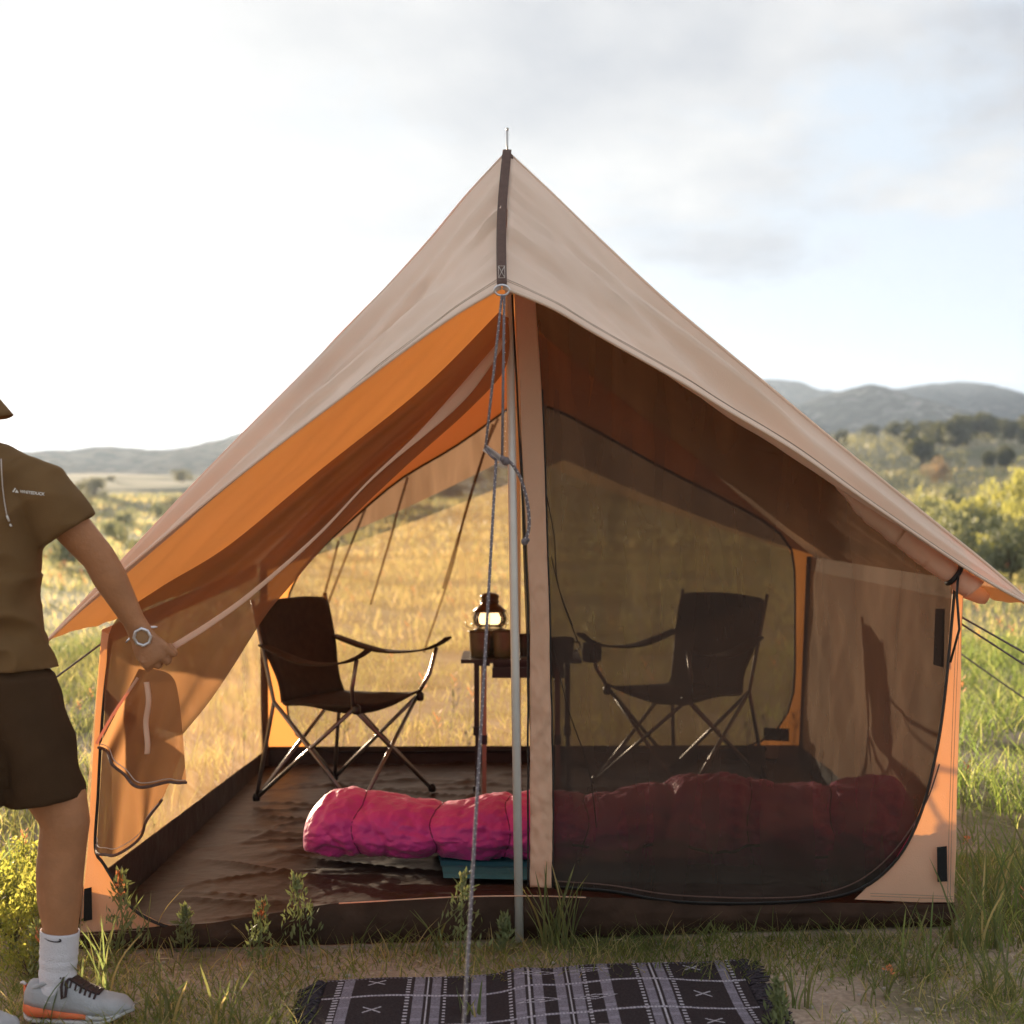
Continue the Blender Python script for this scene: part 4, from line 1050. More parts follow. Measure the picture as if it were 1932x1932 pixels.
# body ----------------------------------------------------------------
b = MB()
hc = Vector((-1.424, 3.72, 1.622))                       # head, turned to the right and bent down to the hand
hx = Vector((.70, -.15, -.70)).normalized(); hz = Vector((.66, -.22, .68)); hz = (hz - hx * hz.dot(hx)).normalized(); hy = hz.cross(hx)
def H(x, y, z): return hc + hx * x + hy * y + hz * z
b.sphere(H(-.012, 0, .035), .1, 18, 12, 0, (hx * .098, hy * .076, hz * .090))
b.loft([(H(.012, 0, .03), hx * .078, hy * .066), (H(.022, 0, -.03), hx * .072, hy * .058), (H(.034, 0, -.075), hx * .058, hy * .046), (H(.048, 0, -.108), hx * .036, hy * .030), (H(.055, 0, -.122), hx * .014, hy * .014)], n=18)
b.loft([(H(.086, 0, .022), hx * .010, hy * .010), (H(.098, 0, -.006), hx * .016, hy * .012), (H(.104, 0, -.028), hx * .018, hy * .016), (H(.092, 0, -.038), hx * .012, hy * .014)], n=10)      # nose
b.loft([(H(.080, 0, -.066), hx * .016, hy * .024), (H(.083, 0, -.073), hx * .018, hy * .026), (H(.080, 0, -.081), hx * .015, hy * .022)], n=12)                                          # lips
b.loft([(H(.072, -.055, .034), hx * .02, hz * .012), (H(.088, 0, .036), hx * .012, hz * .010), (H(.072, .055, .034), hx * .02, hz * .012)], n=10)                                    # brow
for s in (-1, 1): b.loft([(H(-.014, s * .070, -.005), hx * .020, hz * .034), (H(-.020, s * .084, -.002), hx * .017, hz * .030), (H(-.022, s * .088, 0), hx * .009, hz * .018)], n=12)   # ears
limb(b, [(H(-.028, 0, -.06), .056), (Vector((-1.385, 3.70, 1.50)), .058), (Vector((-1.375, 3.69, 1.43)), .066)])
b.loft([((-1.33, 3.69, .86), (.145, 0, 0), (0, .105, 0)), ((-1.335, 3.69, .95), (.160, 0, 0), (0, .112, 0)), ((-1.35, 3.69, 1.08), (.150, 0, 0), (0, .105, 0)), ((-1.36, 3.69, 1.22), (.165, 0, 0), (0, .115, 0)), ((-1.365, 3.69, 1.33), (.170, 0, 0), (0, .112, 0)), ((-1.37, 3.69, 1.40), (.150, 0, 0), (0, .085, 0)), ((-1.375, 3.69, 1.445), (.085, 0, 0), (0, .06, 0))], n=28)
SHL, ELB, WR = Vector((-1.188, 3.68, 1.345)), W(186, 1052, 3.74), W(264, 1192, 3.80)
limb(b, [(SHL + Vector((-.012, 0, -.012)), .044), (SHL.lerp(ELB, .35), .050), (SHL.lerp(ELB, .7), .046), (ELB, .042), (ELB.lerp(WR, .25), .043), (ELB.lerp(WR, .55), .036), (ELB.lerp(WR, .85), .0285), (WR, .027, 1.15)])
SHR, ELR, WRR = Vector((-1.55, 3.68, 1.36)), Vector((-1.62, 3.60, 1.10)), Vector((-1.56, 3.40, .92))
limb(b, [(SHR, .058), (SHR.lerp(ELR, .5), .050), (ELR, .042), (ELR.lerp(WRR, .3), .042), (ELR.lerp(WRR, .7), .033), (WRR, .027)])
HPL, KNL, ANL = Vector((-1.262, 3.69, .86)), Vector((-1.120, 3.70, .490)), Vector((-1.134, 3.715, .13))
limb(b, [(HPL, .086), (HPL.lerp(KNL, .3), .086), (HPL.lerp(KNL, .65), .077), (Vector((-1.126, 3.70, .545)), .068, 1.02), (Vector((-1.114, 3.70, .497)), .062, .98), (Vector((-1.122, 3.705, .44)), .059), (Vector((-1.130, 3.71, .375)), .062, .95), (Vector((-1.131, 3.71, .30)), .055), (Vector((-1.130, 3.712, .235)), .044), (Vector((-1.134, 3.715, .16)), .038), (ANL, .037)])
HPR, KNR, ANR = Vector((-1.415, 3.68, .88)), Vector((-1.45, 3.58, .49)), Vector((-1.40, 3.615, .13))
limb(b, [(HPR, .098), (HPR.lerp(KNR, .5), .084), (KNR, .062), (Vector((-1.44, 3.595, .38)), .060), (Vector((-1.42, 3.605, .25)), .046), (ANR, .037)])
for an, ft_ in ((ANL, Vector((-.99, 3.712, .035))), (ANR, Vector((-1.22, 3.565, .035)))):
    limb(b, [(an + Vector((-.02, 0, -.070)), .026), (an.lerp(ft_, .45) + Vector((0, 0, -.028)), .022), (ft_ + Vector((0, 0, .004)), .014)])
# left hand closed on the bunched netting
dv = Vector((.60, -.10, -.78)).normalized(); pv = Vector((.74, .05, .56)); pv = (pv - dv * pv.dot(dv)).normalized(); bv = dv.cross(pv); bv = bv if bv.y < 0 else -bv   # along, across, back of the hand (to the viewer)
WH = W(267, 1200, 3.80)
b.loft([(WH - dv * .01, pv * .030, bv * .022), (WH + dv * .02, pv * .034, bv * .021), (WH + dv * .045, pv * .041, bv * .021), (WH + dv * .070, pv * .044, bv * .020), (WH + dv * .080, pv * .040, bv * .016)], n=18)
for i, (off, ln, r) in enumerate(((.034, .92, .0102), (.012, 1.0, .0106), (-.011, .95, .0102), (-.033, .78, .0090))):
    k0 = WH + dv * (.066 - .004 * abs(i - 1)) + pv * off + bv * .009
    k1 = k0 + dv * (.028 * ln) - bv * (.014) + pv * (off * .10)
    k2 = k1 + dv * (-.006) - bv * (.028 * ln)
    k3 = k2 - dv * (.026 * ln) - bv * .004
    limb(b, [(WH + dv * .03 + pv * off * .8, r * .9), (k0, r * 1.12), (k0.lerp(k1, .6), r), (k1, r * 1.02), (k1.lerp(k2, .55), r * .95), (k2, r * .92), (k3, r * .82)], 10)
limb(b, [(WH + dv * .015 - pv * .024, .014), (WH + dv * .040 - pv * .036 - bv * .010, .0125), (WH + dv * .062 - pv * .026 - bv * .026, .0110), (WH + dv * .074 - pv * .006 - bv * .036, .0092)], 10)
# right hand, hanging half closed
WQ = WRR; d2 = (Vector((.25, -.5, -.8))).normalized(); p2 = Vector((1, .2, .1)); p2 = (p2 - d2 * p2.dot(d2)).normalized(); b2 = d2.cross(p2)
b.loft([(WQ, p2 * .028, b2 * .021), (WQ + d2 * .05, p2 * .040, b2 * .019), (WQ + d2 * .085, p2 * .042, b2 * .015)], n=16)
for i, (off, ln) in enumerate(((.032, .9), (.011, 1.0), (-.011, .95), (-.031, .78))):
    k0 = WQ + d2 * .08 + p2 * off
    limb(b, [(k0, .0098), (k0 + d2 * .034 * ln + b2 * .006, .0092), (k0 + d2 * .054 * ln + b2 * .024, .0085), (k0 + d2 * .058 * ln + b2 * .043, .0075)], 10)
limb(b, [(WQ + d2 * .02 + p2 * .024, .013), (WQ + d2 * .05 + p2 * .045 + b2 * .012, .0115), (WQ + d2 * .08 + p2 * .046 + b2 * .026, .0095)], 10)
body = finish(fuse(b, .0042, 5), 'body', M['skin'], person)
for s in (-1, 1):
    e_ = MB(); e_.sphere(H(.072, s * .030, .012), .0115, 10, 8); e_.build('eye', M['eye'], person)
# hair, cap ------------------------------------------------------------
h = MB(); h.sphere(H(-.030, 0, .040), .1, 20, 12, 0, (hx * .092, hy * .084, hz * .088)); h.loft([(H(-.055, 0, -.02), hx * .05, hy * .070), (H(-.060, 0, -.065), hx * .035, hy * .056)], n=16)
finish(fuse(h, .007, 3), 'hair', M['hair'], person)
bd_ = MB(); bd_.loft([(H(.030, 0, -.030), hx * .066, hy * .066), (H(.040, 0, -.070), hx * .062, hy * .055), (H(.052, 0, -.112), hx * .042, hy * .037), (H(.056, 0, -.132), hx * .018, hy * .018)], n=18)
finish(fuse(bd_, .006, 4), 'beard', M['hair'], person)
cpm = MB(); cpm.sphere(H(-.012, 0, .068), .1, 22, 12, 0, (hx * .107, hy * .088, hz * .075)); cap_ = finish(fuse(cpm, .006, 4), 'cap', M['shirt'], person)
brm = MB(); brm.grid(lambda u, v: H(.062 + (.050 + .098 * math.sqrt(max(1 - (2 * u - 1) ** 2, 0))) * v, (2 * u - 1) * .074, .060 - .085 * (2 * u - 1) ** 2 - .006 * v), 20, 10); brm.build('brim', M['shirt'], cap_, solid=.004)
# shirt ----------------------------------------------------------------
s = MB()
s.loft([((-1.334, 3.69, .885), (.197, 0, 0), (0, .145, 0)), ((-1.335, 3.69, .93), (.187, 0, 0), (0, .134, 0)), ((-1.342, 3.69, 1.0), (.166, 0, 0), (0, .126, 0)), ((-1.355, 3.69, 1.12), (.172, 0, 0), (0, .124, 0)), ((-1.36, 3.69, 1.22), (.184, 0, 0), (0, .130, 0)), ((-1.365, 3.69, 1.32), (.192, 0, 0), (0, .128, 0)), ((-1.37, 3.69, 1.375), (.196, 0, 0), (0, .108, 0)), ((-1.373, 3.69, 1.405), (.178, 0, 0), (0, .095, 0)), ((-1.375, 3.69, 1.435), (.128, 0, 0), (0, .078, 0)), ((-1.38, 3.69, 1.455), (.075, 0, 0), (0, .066, 0)), ((-1.38, 3.69, 1.475), (.066, 0, 0), (0, .064, 0))], n=36)
def sleeve(sh, el, r0, r1, cut):
    t = (el - sh).normalized(); u = Vector((0, -1, 0)); u = (u - t * u.dot(t)).normalized(); w = t.cross(u)
    inn = sh - t * .03 + Vector((-.05 if sh.x > -1.3 else .05, 0, .005))
    s.loft([(inn, u * r0 * .9, w * r0 * .9), (sh, u * r0, w * r0), (sh.lerp(el, cut * .55), u * (r0 + r1) * .5, w * (r0 + r1) * .52), (sh.lerp(el, cut), u * r1, w * r1 * 1.05)], n=24)
sleeve(SHL, W(124, 1003, 3.70), .073, .078, 1.0)
sleeve(SHR, ELR, .076, .074, .62)
me = fuse(s, .0075, 6)
shm = np.zeros(len(me.vertices) * 3, np.float32); me.vertices.foreach_get('co', shm); shm = shm.reshape(-1, 3)
for i in range(len(shm)):
    x, y, z = shm[i]
    a = .010 * mn.noise(Vector((x * 8 + z * 6, y * 9, z * 11))) + .022 * (.3 - abs(mn.noise(Vector((x * 8 + z * 7, y * 7, z * 9 - x * 7)))))
    k_ = 1.4 if z < 1.12 else .8
    shm[i, 0] += a * k_ * (1 if x > -1.36 else -1); shm[i, 1] += a * k_ * (1 if y > 3.69 else -1)
me.vertices.foreach_set('co', shm.ravel()); me.update()
shirt = finish(me, 'shirt', M['shirt'], person)
def bvh_of(me_):
    return BVHTree.FromPolygons([v.co for v in me_.vertices], [tuple(p.vertices) for p in me_.polygons])
bs = bvh_of(shirt.data)
EYE = Vector((0, 0, CAMH))
def on(bv_, x, y, lift=.0015, dy=None):
    "the point of a surface that the picture shows at (x, y)"
    d_ = (W(x, y, 3.0) - EYE).normalized()
    hit = bv_.ray_cast(EYE, d_)
    return None if hit[0] is None else hit[0] - d_ * lift
# chest lettering: a small peak and the word
fc = bpy.data.curves.new('lettering', 'FONT'); fc.body = 'WHITEDUCK'; fc.size = 1.0; fc.resolution_u = 3; fc.offset = 0.022
to = bpy.data.objects.new('tmp', fc); COL.objects.link(to)
dg = bpy.context.evaluated_depsgraph_get(); dg.update(); tmesh = bpy.data.meshes.new_from_object(to.evaluated_get(dg)); bpy.data.objects.remove(to)
bmt = bmesh.new(); bm_w = max(v.co.x for v in tmesh.vertices)
bmt.from_mesh(tmesh)
def place(u, w):   # u 0..1 along the word, w in letter heights
    return 37 + 47 * u + 1.2 * w, 929.5 + 5.5 * u - 7.6 * w
bad = []
for v in bmt.verts:
    x, y = place(v.co.x / bm_w, v.co.y)
    p = on(bs, x, y, .0022)
    if p is None: bad.append(v)
    else: v.co = p
bmesh.ops.delete(bmt, geom=bad, context='VERTS')
lm = bpy.data.meshes.new('lettering'); bmt.to_mesh(lm); bmt.free(); lm.materials.append(M['print_white']); link('lettering', lm, shirt)
lg = MB()
for poly_ in ([(23, 928), (28, 920), (30, 922), (26, 928.5)], [(28, 929), (31.5, 923.5), (35.5, 930)]):
    ps = [on(bs, x, y, .0022) for x, y in poly_]
    if all(p is not None for p in ps): lg.add(ps, [tuple(range(len(ps)))])
lg.build('logo', M['print_white'], shirt, smooth=False)
ps = [on(bs, x, y, .003) for x, y in [(2, 866), (3, 890), (5, 920), (8, 945), (12, 968), (15, 980)]]
ps = [p for p in ps if p is not None]
if len(ps) > 2: 
    z_ = MB(); z_.tube(ps, .0016, 6); z_.build('drawcord', M['stitch'], shirt)
for (xa, ya), (xb, yb) in (((13, 973), (17, 983)), ((19, 989), (21, 993))):
    pa, pb_ = on(bs, xa, ya, .004), on(bs, xb, yb, .004)
    if pa is not None and pb_ is not None:
        z_ = MB(); z_.tube([pa, pb_], .0028, 6); z_.build('cord_tip', M['print_white'], shirt)
# shorts ----------------------------------------------------------------
q = MB()
q.loft([((-1.335, 3.69, .985), (.145, 0, 0), (0, .105, 0)), ((-1.335, 3.69, .93), (.166, 0, 0), (0, .120, 0)), ((-1.333, 3.69, .87), (.180, 0, 0), (0, .130, 0)), ((-1.333, 3.69, .80), (.178, 0, 0), (0, .118, 0)), ((-1.333, 3.69, .76), (.12, 0, 0), (0, .09, 0))], n=32)
q.loft([((-1.255, 3.69, .87), (.112, 0, 0), (0, .124, 0)), ((-1.225, 3.69, .78), (.118, 0, -.02), (0, .124, 0)), ((-1.192, 3.695, .67), (.112, 0, -.012), (0, .120, 0)), ((-1.163, 3.70, .555), (.097, 0, .012), (0, .116, 0))], n=28)
q.loft([((-1.405, 3.68, .90), (.116, 0, 0), (0, .124, 0)), ((-1.415, 3.65, .78), (.12, 0, 0), (0, .122, 0)), ((-1.37, 3.615, .66), (.122, 0, 0), (0, .118, 0)), ((-1.352, 3.59, .55), (.120, 0, .01), (0, .114, 0))], n=28)
me = fuse(q, .008, 3)
co = np.zeros(len(me.vertices) * 3, np.float32); me.vertices.foreach_get('co', co); co = co.reshape(-1, 3)
for i in range(len(co)):
    x, y, z = co[i]
    a = .008 * mn.noise(Vector((x * 10, y * 10, z * 7))) + .016 * (.3 - abs(mn.noise(Vector((x * 9 + z * 5, y * 8, z * 6 - x * 6))))) + .004 * mn.noise(Vector((x * 24, y * 20, z * 13 + 5)))
    co[i, 0] += a; co[i, 1] += a
me.vertices.foreach_set('co', co.ravel()); me.update()
shorts = finish(me, 'shorts', M['shorts'], person)
# watch -----------------------------------------------------------------
wc = W(268.5, 1195, 3.80); wa = (WR - ELB).normalized(); wn_ = Vector((.10, -1, .10)); wn_ = (wn_ - wa * wn_.dot(wa)).normalized(); wb = wa.cross(wn_)
fr = wc + wn_ * .034
watch = MB()
for i in range(1):
    oc = [fr + (wa * math.cos(a) * 1.12 + wb * math.sin(a)) * .0205 for a in [R(22.5 + 45 * k_) for k_ in range(9)]]
    watch.tube(oc, .0042, 8, caps=False, flat=1.0)
wo_ = watch.build('watch', M['silver'], person)
m = MB(); m.poly([fr + (wa * math.cos(a) * 1.12 + wb * math.sin(a)) * .019 for a in [R(22.5 + 45 * k_) for k_ in range(8)]]); m.build('watch_face', M['watch_face'], wo_, smooth=False)
m = MB(); cw = WR.lerp(ELB, .0) + (wc - WR).project(wa)
m.tube([cw + (wn_ * math.cos(a) + wb * math.sin(a) * 1.12) * .0315 for a in [R(88 + 184 * k_ / 26) for k_ in range(27)]], .010, 8, flat=.22)
m.build('watch_strap', M['silver'], wo_)
# socks -----------------------------------------------------------------
def sock(an, top, lean):
    m = MB(); t0 = an + Vector((-.006, 0, -.075))
    rings = []
    for i in range(28):
        t = i / 27
        c = t0.lerp(top, t); r = .0425 + .0011 * math.sin(t * 40 + 1.5 * math.sin(t * 9)) * (0.2 if t > .72 else 1) + .004 * t
        if t < .25: r += .006 * (1 - t / .25)
        rings.append((c, (r, 0, -.004 * lean), (0, r * .98, 0)))
    m.loft(rings, n=28, caps=False); return m.build('sock', M['sock'], person, solid=.003)
sockL = sock(ANL, Vector((-1.1305, 3.712, .226)), 1)
sockR = sock(ANR, Vector((-1.418, 3.606, .235)), 1)
bsk = bvh_of(sockL.data)
z3 = lambda x, y: (x * .2083, 1529.5 + y * .2083)
upper_ = [(385, 1140), (410, 1158), (445, 1174), (490, 1184), (520, 1183), (540, 1174), (530, 1165), (545, 1160), (556, 1172)]
lower_ = [(384, 1141), (408, 1164), (443, 1184), (488, 1195), (525, 1196), (548, 1192), (556, 1186), (558, 1180), (557, 1174)]
up3 = [on(bsk, *z3(*p), .003) for p in upper_]; lo3 = [on(bsk, *z3(*p), .003) for p in lower_]
if all(p is not None for p in up3 + lo3):
    m = MB(); m.add(up3 + lo3, [(i, i + 1, 9 + i + 1, 9 + i) for i in range(8)]); m.build('swoosh', M['print_black'], sockL, smooth=False)
# shoes -----------------------------------------------------------------
def shoe(heel, toe):
    d = (toe - heel); L = d.length; d.normalize(); w = Vector((-d.y, d.x, 0))
    G = lambda s, y, z: heel + d * (L * s) + w * y + Vector((0, 0, z))
    def half(s): return .031 + .012 * math.sin(math.pi * min(max((s - .0) * .95, 0), 1)) + .008 * sstep(.45, .75, s) - .028 * sstep(.86, 1.0, s) - .010 * sstep(.12, 0, s)
    zs = lambda s: .036 + .012 * sstep(.45, 0, s) - .010 * sstep(.3, .9, s) + .012 * sstep(.8, 1, s)
    tops = [(0, .070), (.05, .098), (.12, .096), (.22, .088), (.30, .092), (.38, .110), (.46, .098), (.55, .082), (.66, .069), (.78, .062), (.88, .057), (.95, .047), (1.0, .032)]
    def top(s):
        for (a, za), (b_, zb) in zip(tops, tops[1:]):
            if s <= b_: return za + (zb - za) * (s - a) / (b_ - a)
        return tops[-1][1]
    up = MB()
    def uf(u, v):
        s = .012 + .976 * v; a = math.pi * u; hw = half(s); zt = top(s); zb = zs(s) - .004
        c = math.cos(a); sn = math.sin(a)
        op = 1 if .09 < s < .36 else 0
        return G(s, hw * math.copysign(abs(c) ** .72, c), zb + (zt - zb) * abs(sn) ** .62)
    up.grid(uf, 26, 60)
    # toe and heel closing caps come from the sole; open collar is filled by the sock
    o = up.build('shoe', M['shoe'], person, solid=.003)
    so = MB()
    def sole(z0, z1, flare, s0=.0, s1=1.0, wd=1.0):
        r0 = []
        for i in range(40):
            s = s0 + (s1 - s0) * i / 39
            e_ = math.sqrt(max(1 - (abs(s - .5) * 2) ** 14, .02))
            up_ = .022 * sstep(.72, 1, s) + .006 * sstep(.1, 0, s)
            zt = zs(s) if z1 is None else z1
            lo = up_ + z0; hi = max(zt + (up_ if z1 is not None else 0), lo + .004)
            r0.append((G(s * 1.02 - .02, 0, (lo + hi) / 2), w * (half(s) + flare) * wd * e_, Vector((0, 0, (hi - lo) / 2))))
        return r0
    so.loft(sole(.002, .014, .005), n=20, power=5); so.build('outsole', M['white_rubber'], o)
    mi_ = MB(); mi_.loft(sole(.014, None, .006, .0, .62), n=20, power=4); mi_.build('midsole', M['orange_rubber'], o)
    mf = MB(); mf.loft(sole(.012, None, .0045, .58, 1.0), n=20, power=4); mf.build('midsole', M['white_rubber'], o)
    hc_ = MB()
    hc_.grid(lambda u, v: G(-.016 + .12 * abs(u - .5) * 2, (half(.05) + .005) * math.copysign(abs((u - .5) * 2) ** .6, u - .5), .036 + .050 * v * (1 - .35 * abs(u - .5) * 2)), 14, 8); hc_.build('heel_counter', M['orange_rubber'], o, solid=.003)
    co_ = MB(); cl = [G(.20 + .165 * math.cos(a), .030 * math.sin(a), .090 + .014 * math.cos(a) + .008 * (1 - abs(math.cos(a)))) for a in [2 * math.pi * i / 30 for i in range(31)]]
    co_.tube(cl, .0055, 8, caps=False); co_.build('collar', M['shoe'], o)
    pl_ = MB(); pl_.tube([G(.0, 0, .085), G(-.03, 0, .092), G(-.045, 0, .088)], .004, 6); pl_.build('pull_tab', M['white_rubber'], o)
    to_ = MB()
    to_.grid(lambda u, v: G(.34 + .36 * v, (u - .5) * .042, top(.34 + .36 * v) + .004 + (.016 if v < .12 else 0) * (1 - v / .12)), 6, 20); to_.build('tongue', M['lace'], o, solid=.004)
    for i in range(7):
        s = .40 + .045 * i; hw = half(s)
        l_ = MB(); zt = top(s)
        pts = [G(s, hw * .95 * math.cos(R(a)), zs(s) + (zt - zs(s)) * abs(math.sin(R(a))) ** .62 + .005) for a in range(38, 143, 8)]
        l_.tube(pts, .0040, 6, flat=.7); l_.build('lace', M['lace'], o)
    bw_ = MB()
    for sgn in (-1, 1):
        k0 = G(.40, 0, top(.40) + .012)
        bw_.tube([k0, G(.40 - .02, sgn * .022, .118), G(.385, sgn * .046, .095), G(.40, sgn * .052, .068), G(.425, sgn * .048, .072), G(.42, sgn * .034, .098), k0], .0034, 6)
        bw_.tube([k0, G(.37, sgn * .020, .122), G(.36, sgn * .034, .112)], .0024, 6)
    bw_.build('bow', M['lace'], o)
    return o
hl, te = gpt(50, 1925), gpt(259, 1922)
shoe(Vector((hl.x, PD, 0.006)), Vector((te.x, PD - .012, 0.006)))
shoe(Vector((-1.44, 3.635, .006)), Vector((-1.175, 3.53, .006)))
# ------------------------------------------------------------------ grass, flowers, shrubs, trees
def blades(name, xs, ys, hs, ws, lean, mat, tint, zfun=None, kind='stuff', segs=2, parent=None):
    "one mesh of bent grass blades"
    n = len(xs)
    az = rng.random(n) * 2 * math.pi; la = rng.random(n) * 2 * math.pi
    z0 = np.array([ground_h(float(x), float(y)) for x, y in zip(xs, ys)]) if zfun is None else zfun
    dx, dy = np.cos(az), np.sin(az); bx, by = np.cos(la) * lean * hs, np.sin(la) * lean * hs
    k = 2 * segs + 1
    V = np.zeros((n, k, 3), np.float32)
    for i in range(segs):
        t = i / segs; w = ws * (1 - .45 * t) * .5
        for s, j in ((-1, 0), (1, 1)):
            V[:, 2 * i + j, 0] = xs + dx * w * s + bx * t ** 1.8
            V[:, 2 * i + j, 1] = ys + dy * w * s + by * t ** 1.8
            V[:, 2 * i + j, 2] = z0 + hs * t * (1 - .25 * t * lean) - .005
    V[:, -1, 0] = xs + bx; V[:, -1, 1] = ys + by; V[:, -1, 2] = z0 + hs * (1 - .25 * lean)
    me = bpy.data.meshes.new(name)
    me.vertices.add(n * k); me.vertices.foreach_set('co', V.ravel())
    base = (np.arange(n) * k)[:, None]
    quads = []
    for i in range(segs - 1): quads.append([2 * i, 2 * i + 1, 2 * i + 3, 2 * i + 2])
    loops = []; starts = []; tot = []
    per = [np.array(q_) for q_ in quads] + [np.array([2 * segs - 2, 2 * segs - 1, 2 * segs])]
    idx = np.concatenate(per); cnt = np.array([len(p) for p in per])
    L_ = (base + idx[None, :]).ravel()
    me.loops.add(len(L_)); me.loops.foreach_set('vertex_index', L_.astype(np.int32))
    st_ = (np.arange(n)[:, None] * len(idx) + np.concatenate([[0], np.cumsum(cnt)[:-1]])[None, :]).ravel()
    me.polygons.add(len(st_)); me.polygons.foreach_set('loop_start', st_.astype(np.int32))
    ct = me.color_attributes.new('tint', 'FLOAT_COLOR', 'POINT')
    C = np.ones((n, k, 4), np.float32); C[:, :, :3] = tint[:, None, :]
    ct.data.foreach_set('color', C.ravel())
    me.materials.append(mat); me.update(); me.validate()
    o = link(name, me, parent)
    if kind: o['kind'] = kind
    return o
def patch(t, x, y, sc=.35, amt=.45):
    'broad tonal patches over the meadow'
    f = np.array([mn.noise(Vector((a * sc * .5, b_ * sc, 21.0))) + .6 * mn.noise(Vector((a * sc * 1.6, b_ * sc * 3.2, 5.0))) for a, b_ in zip(x, y)])[:, None]
    return (t * (1 + amt * f * np.array((1.25, .9, 1.0)))).astype(np.float32).clip(.2, 3)
def tints(n, lo=(.75, .8, .6), hi=(1.35, 1.2, 1.2), dry=.12):
    t = rng.random((n, 1)); a = np.array(lo) + (np.array(hi) - np.array(lo)) * t + (rng.random((n, 3)) - .5) * .15
    d = rng.random(n) < dry
    a[d] = np.array((2.3, 1.75, 2.0)) * (.8 + .4 * rng.random((int(d.sum()), 1)))
    return a.astype(np.float32)
def inside_tent(x, y):
    return (y > 4.22 + .09 * (x + 1.25)) & (y < 7.2) & (x > -1.26) & (x < 1.40)
def on_rug(x, y):
    s = (x - c00.x) * rx.x + (y - c00.y) * rx.y; t = (x - c00.x) * ry_.x + (y - c00.y) * ry_.y
    return (s > -.06) & (s < RL + .06) & (t > -.005) & (t < RWD + .1)
def wedge(n, y0, y1, half=.44, extra=.6):
    y = np.sqrt(y0 ** 2 + rng.random(n) * (y1 ** 2 - y0 ** 2)); x = (rng.random(n) * 2 - 1) * (half * y + extra)
    return x, y
def clump(x, y, sc, seed, lo, hi):
    f = np.array([mn.noise(Vector((a * sc, b_ * sc, seed))) for a, b_ in zip(x, y)])
    p = np.clip((f - lo) / (hi - lo), 0, 1)
    return rng.random(len(x)) < p
# short worn turf in front of the tent
x, y = wedge(90000, 3.2, 5.4); k = ~inside_tent(x, y) & ~on_rug(x, y) & clump(x, y, 2.0, 4.0, -.42, .22)
x, y = x[k], y[k]
blades('grass', x, y, .020 + .075 * rng.random(len(x)) ** 2.2, .0026 + .002 * rng.random(len(x)), .5 + .9 * rng.random(len(x)), M['grass'], patch(tints(len(x), (.62, .72, .5), (1.3, 1.35, .95), .24), x, y, 2.0, .4), segs=2)
# fuller grass round the sides and behind
x, y = wedge(85000, 4.0, 13); k = ~inside_tent(x, y) & ~on_rug(x, y) & ((np.abs(x - .05) > 1.38) | (y > 7.2)) & clump(x, y, 1.1, 9.0, -.45, .15)
x, y = x[k], y[k]
blades('grass', x, y, (.06 + .15 * rng.random(len(x)) ** 1.6) * np.where((y > 7.2) & (np.abs(x) < 2.2), .45, 1.0), .0035 + .004 * rng.random(len(x)), .3 + .6 * rng.random(len(x)), M['grass'], patch(tints(len(x)) * np.where(x > 1.3, 1, 0)[:, None] * np.array((.80, 1.0, .75)) + tints(len(x)) * np.where(x > 1.3, 0, 1)[:, None], x, y, .8), segs=3)
x, y = wedge(60000, 12, 32, .42); k = clump(x, y, .5, 2.0, -.6, .2); x, y = x[k], y[k]
blades('grass', x, y, .06 + .10 * rng.random(len(x)) ** 1.6, .008 + .007 * rng.random(len(x)), .3 + .5 * rng.random(len(x)), M['grass'], patch(tints(len(x), (.85, .85, .75), (1.35, 1.2, 1.3), .28), x, y, .35, .35) * np.where(x < 0, 1, 0)[:, None] * np.array((.25, .2, .3)) + patch(tints(len(x), (.85, .85, .75), (1.35, 1.2, 1.3), .28), x, y, .35, .35), segs=2)
x, y = wedge(9000, 3.6, 5.0); k = ~inside_tent(x, y) & ~on_rug(x, y) & (y > 4.02 + .09 * (x + 1.25)) & clump(x, y, 3.0, 14.0, -.2, .3); x, y = x[k], y[k]
blades('grass', x, y, .04 + .10 * rng.random(len(x)) ** 1.8, .0030 + .002 * rng.random(len(x)), .4 + .7 * rng.random(len(x)), M['grass'], tints(len(x), (.5, .58, .5), (.95, 1.0, .8), .2), segs=3)
x, y = wedge(60000, 30, 85, .42); k = clump(x, y, .22, 6.0, -.5, .3); x, y = x[k], y[k]
blades('grass', x, y, .12 + .20 * rng.random(len(x)) ** 1.6, .030 + .035 * rng.random(len(x)), .3 + .5 * rng.random(len(x)), M['grass'], patch(tints(len(x), (.9, .85, .95), (1.4, 1.25, 1.7), .35), x, y, .2, .35), segs=2)

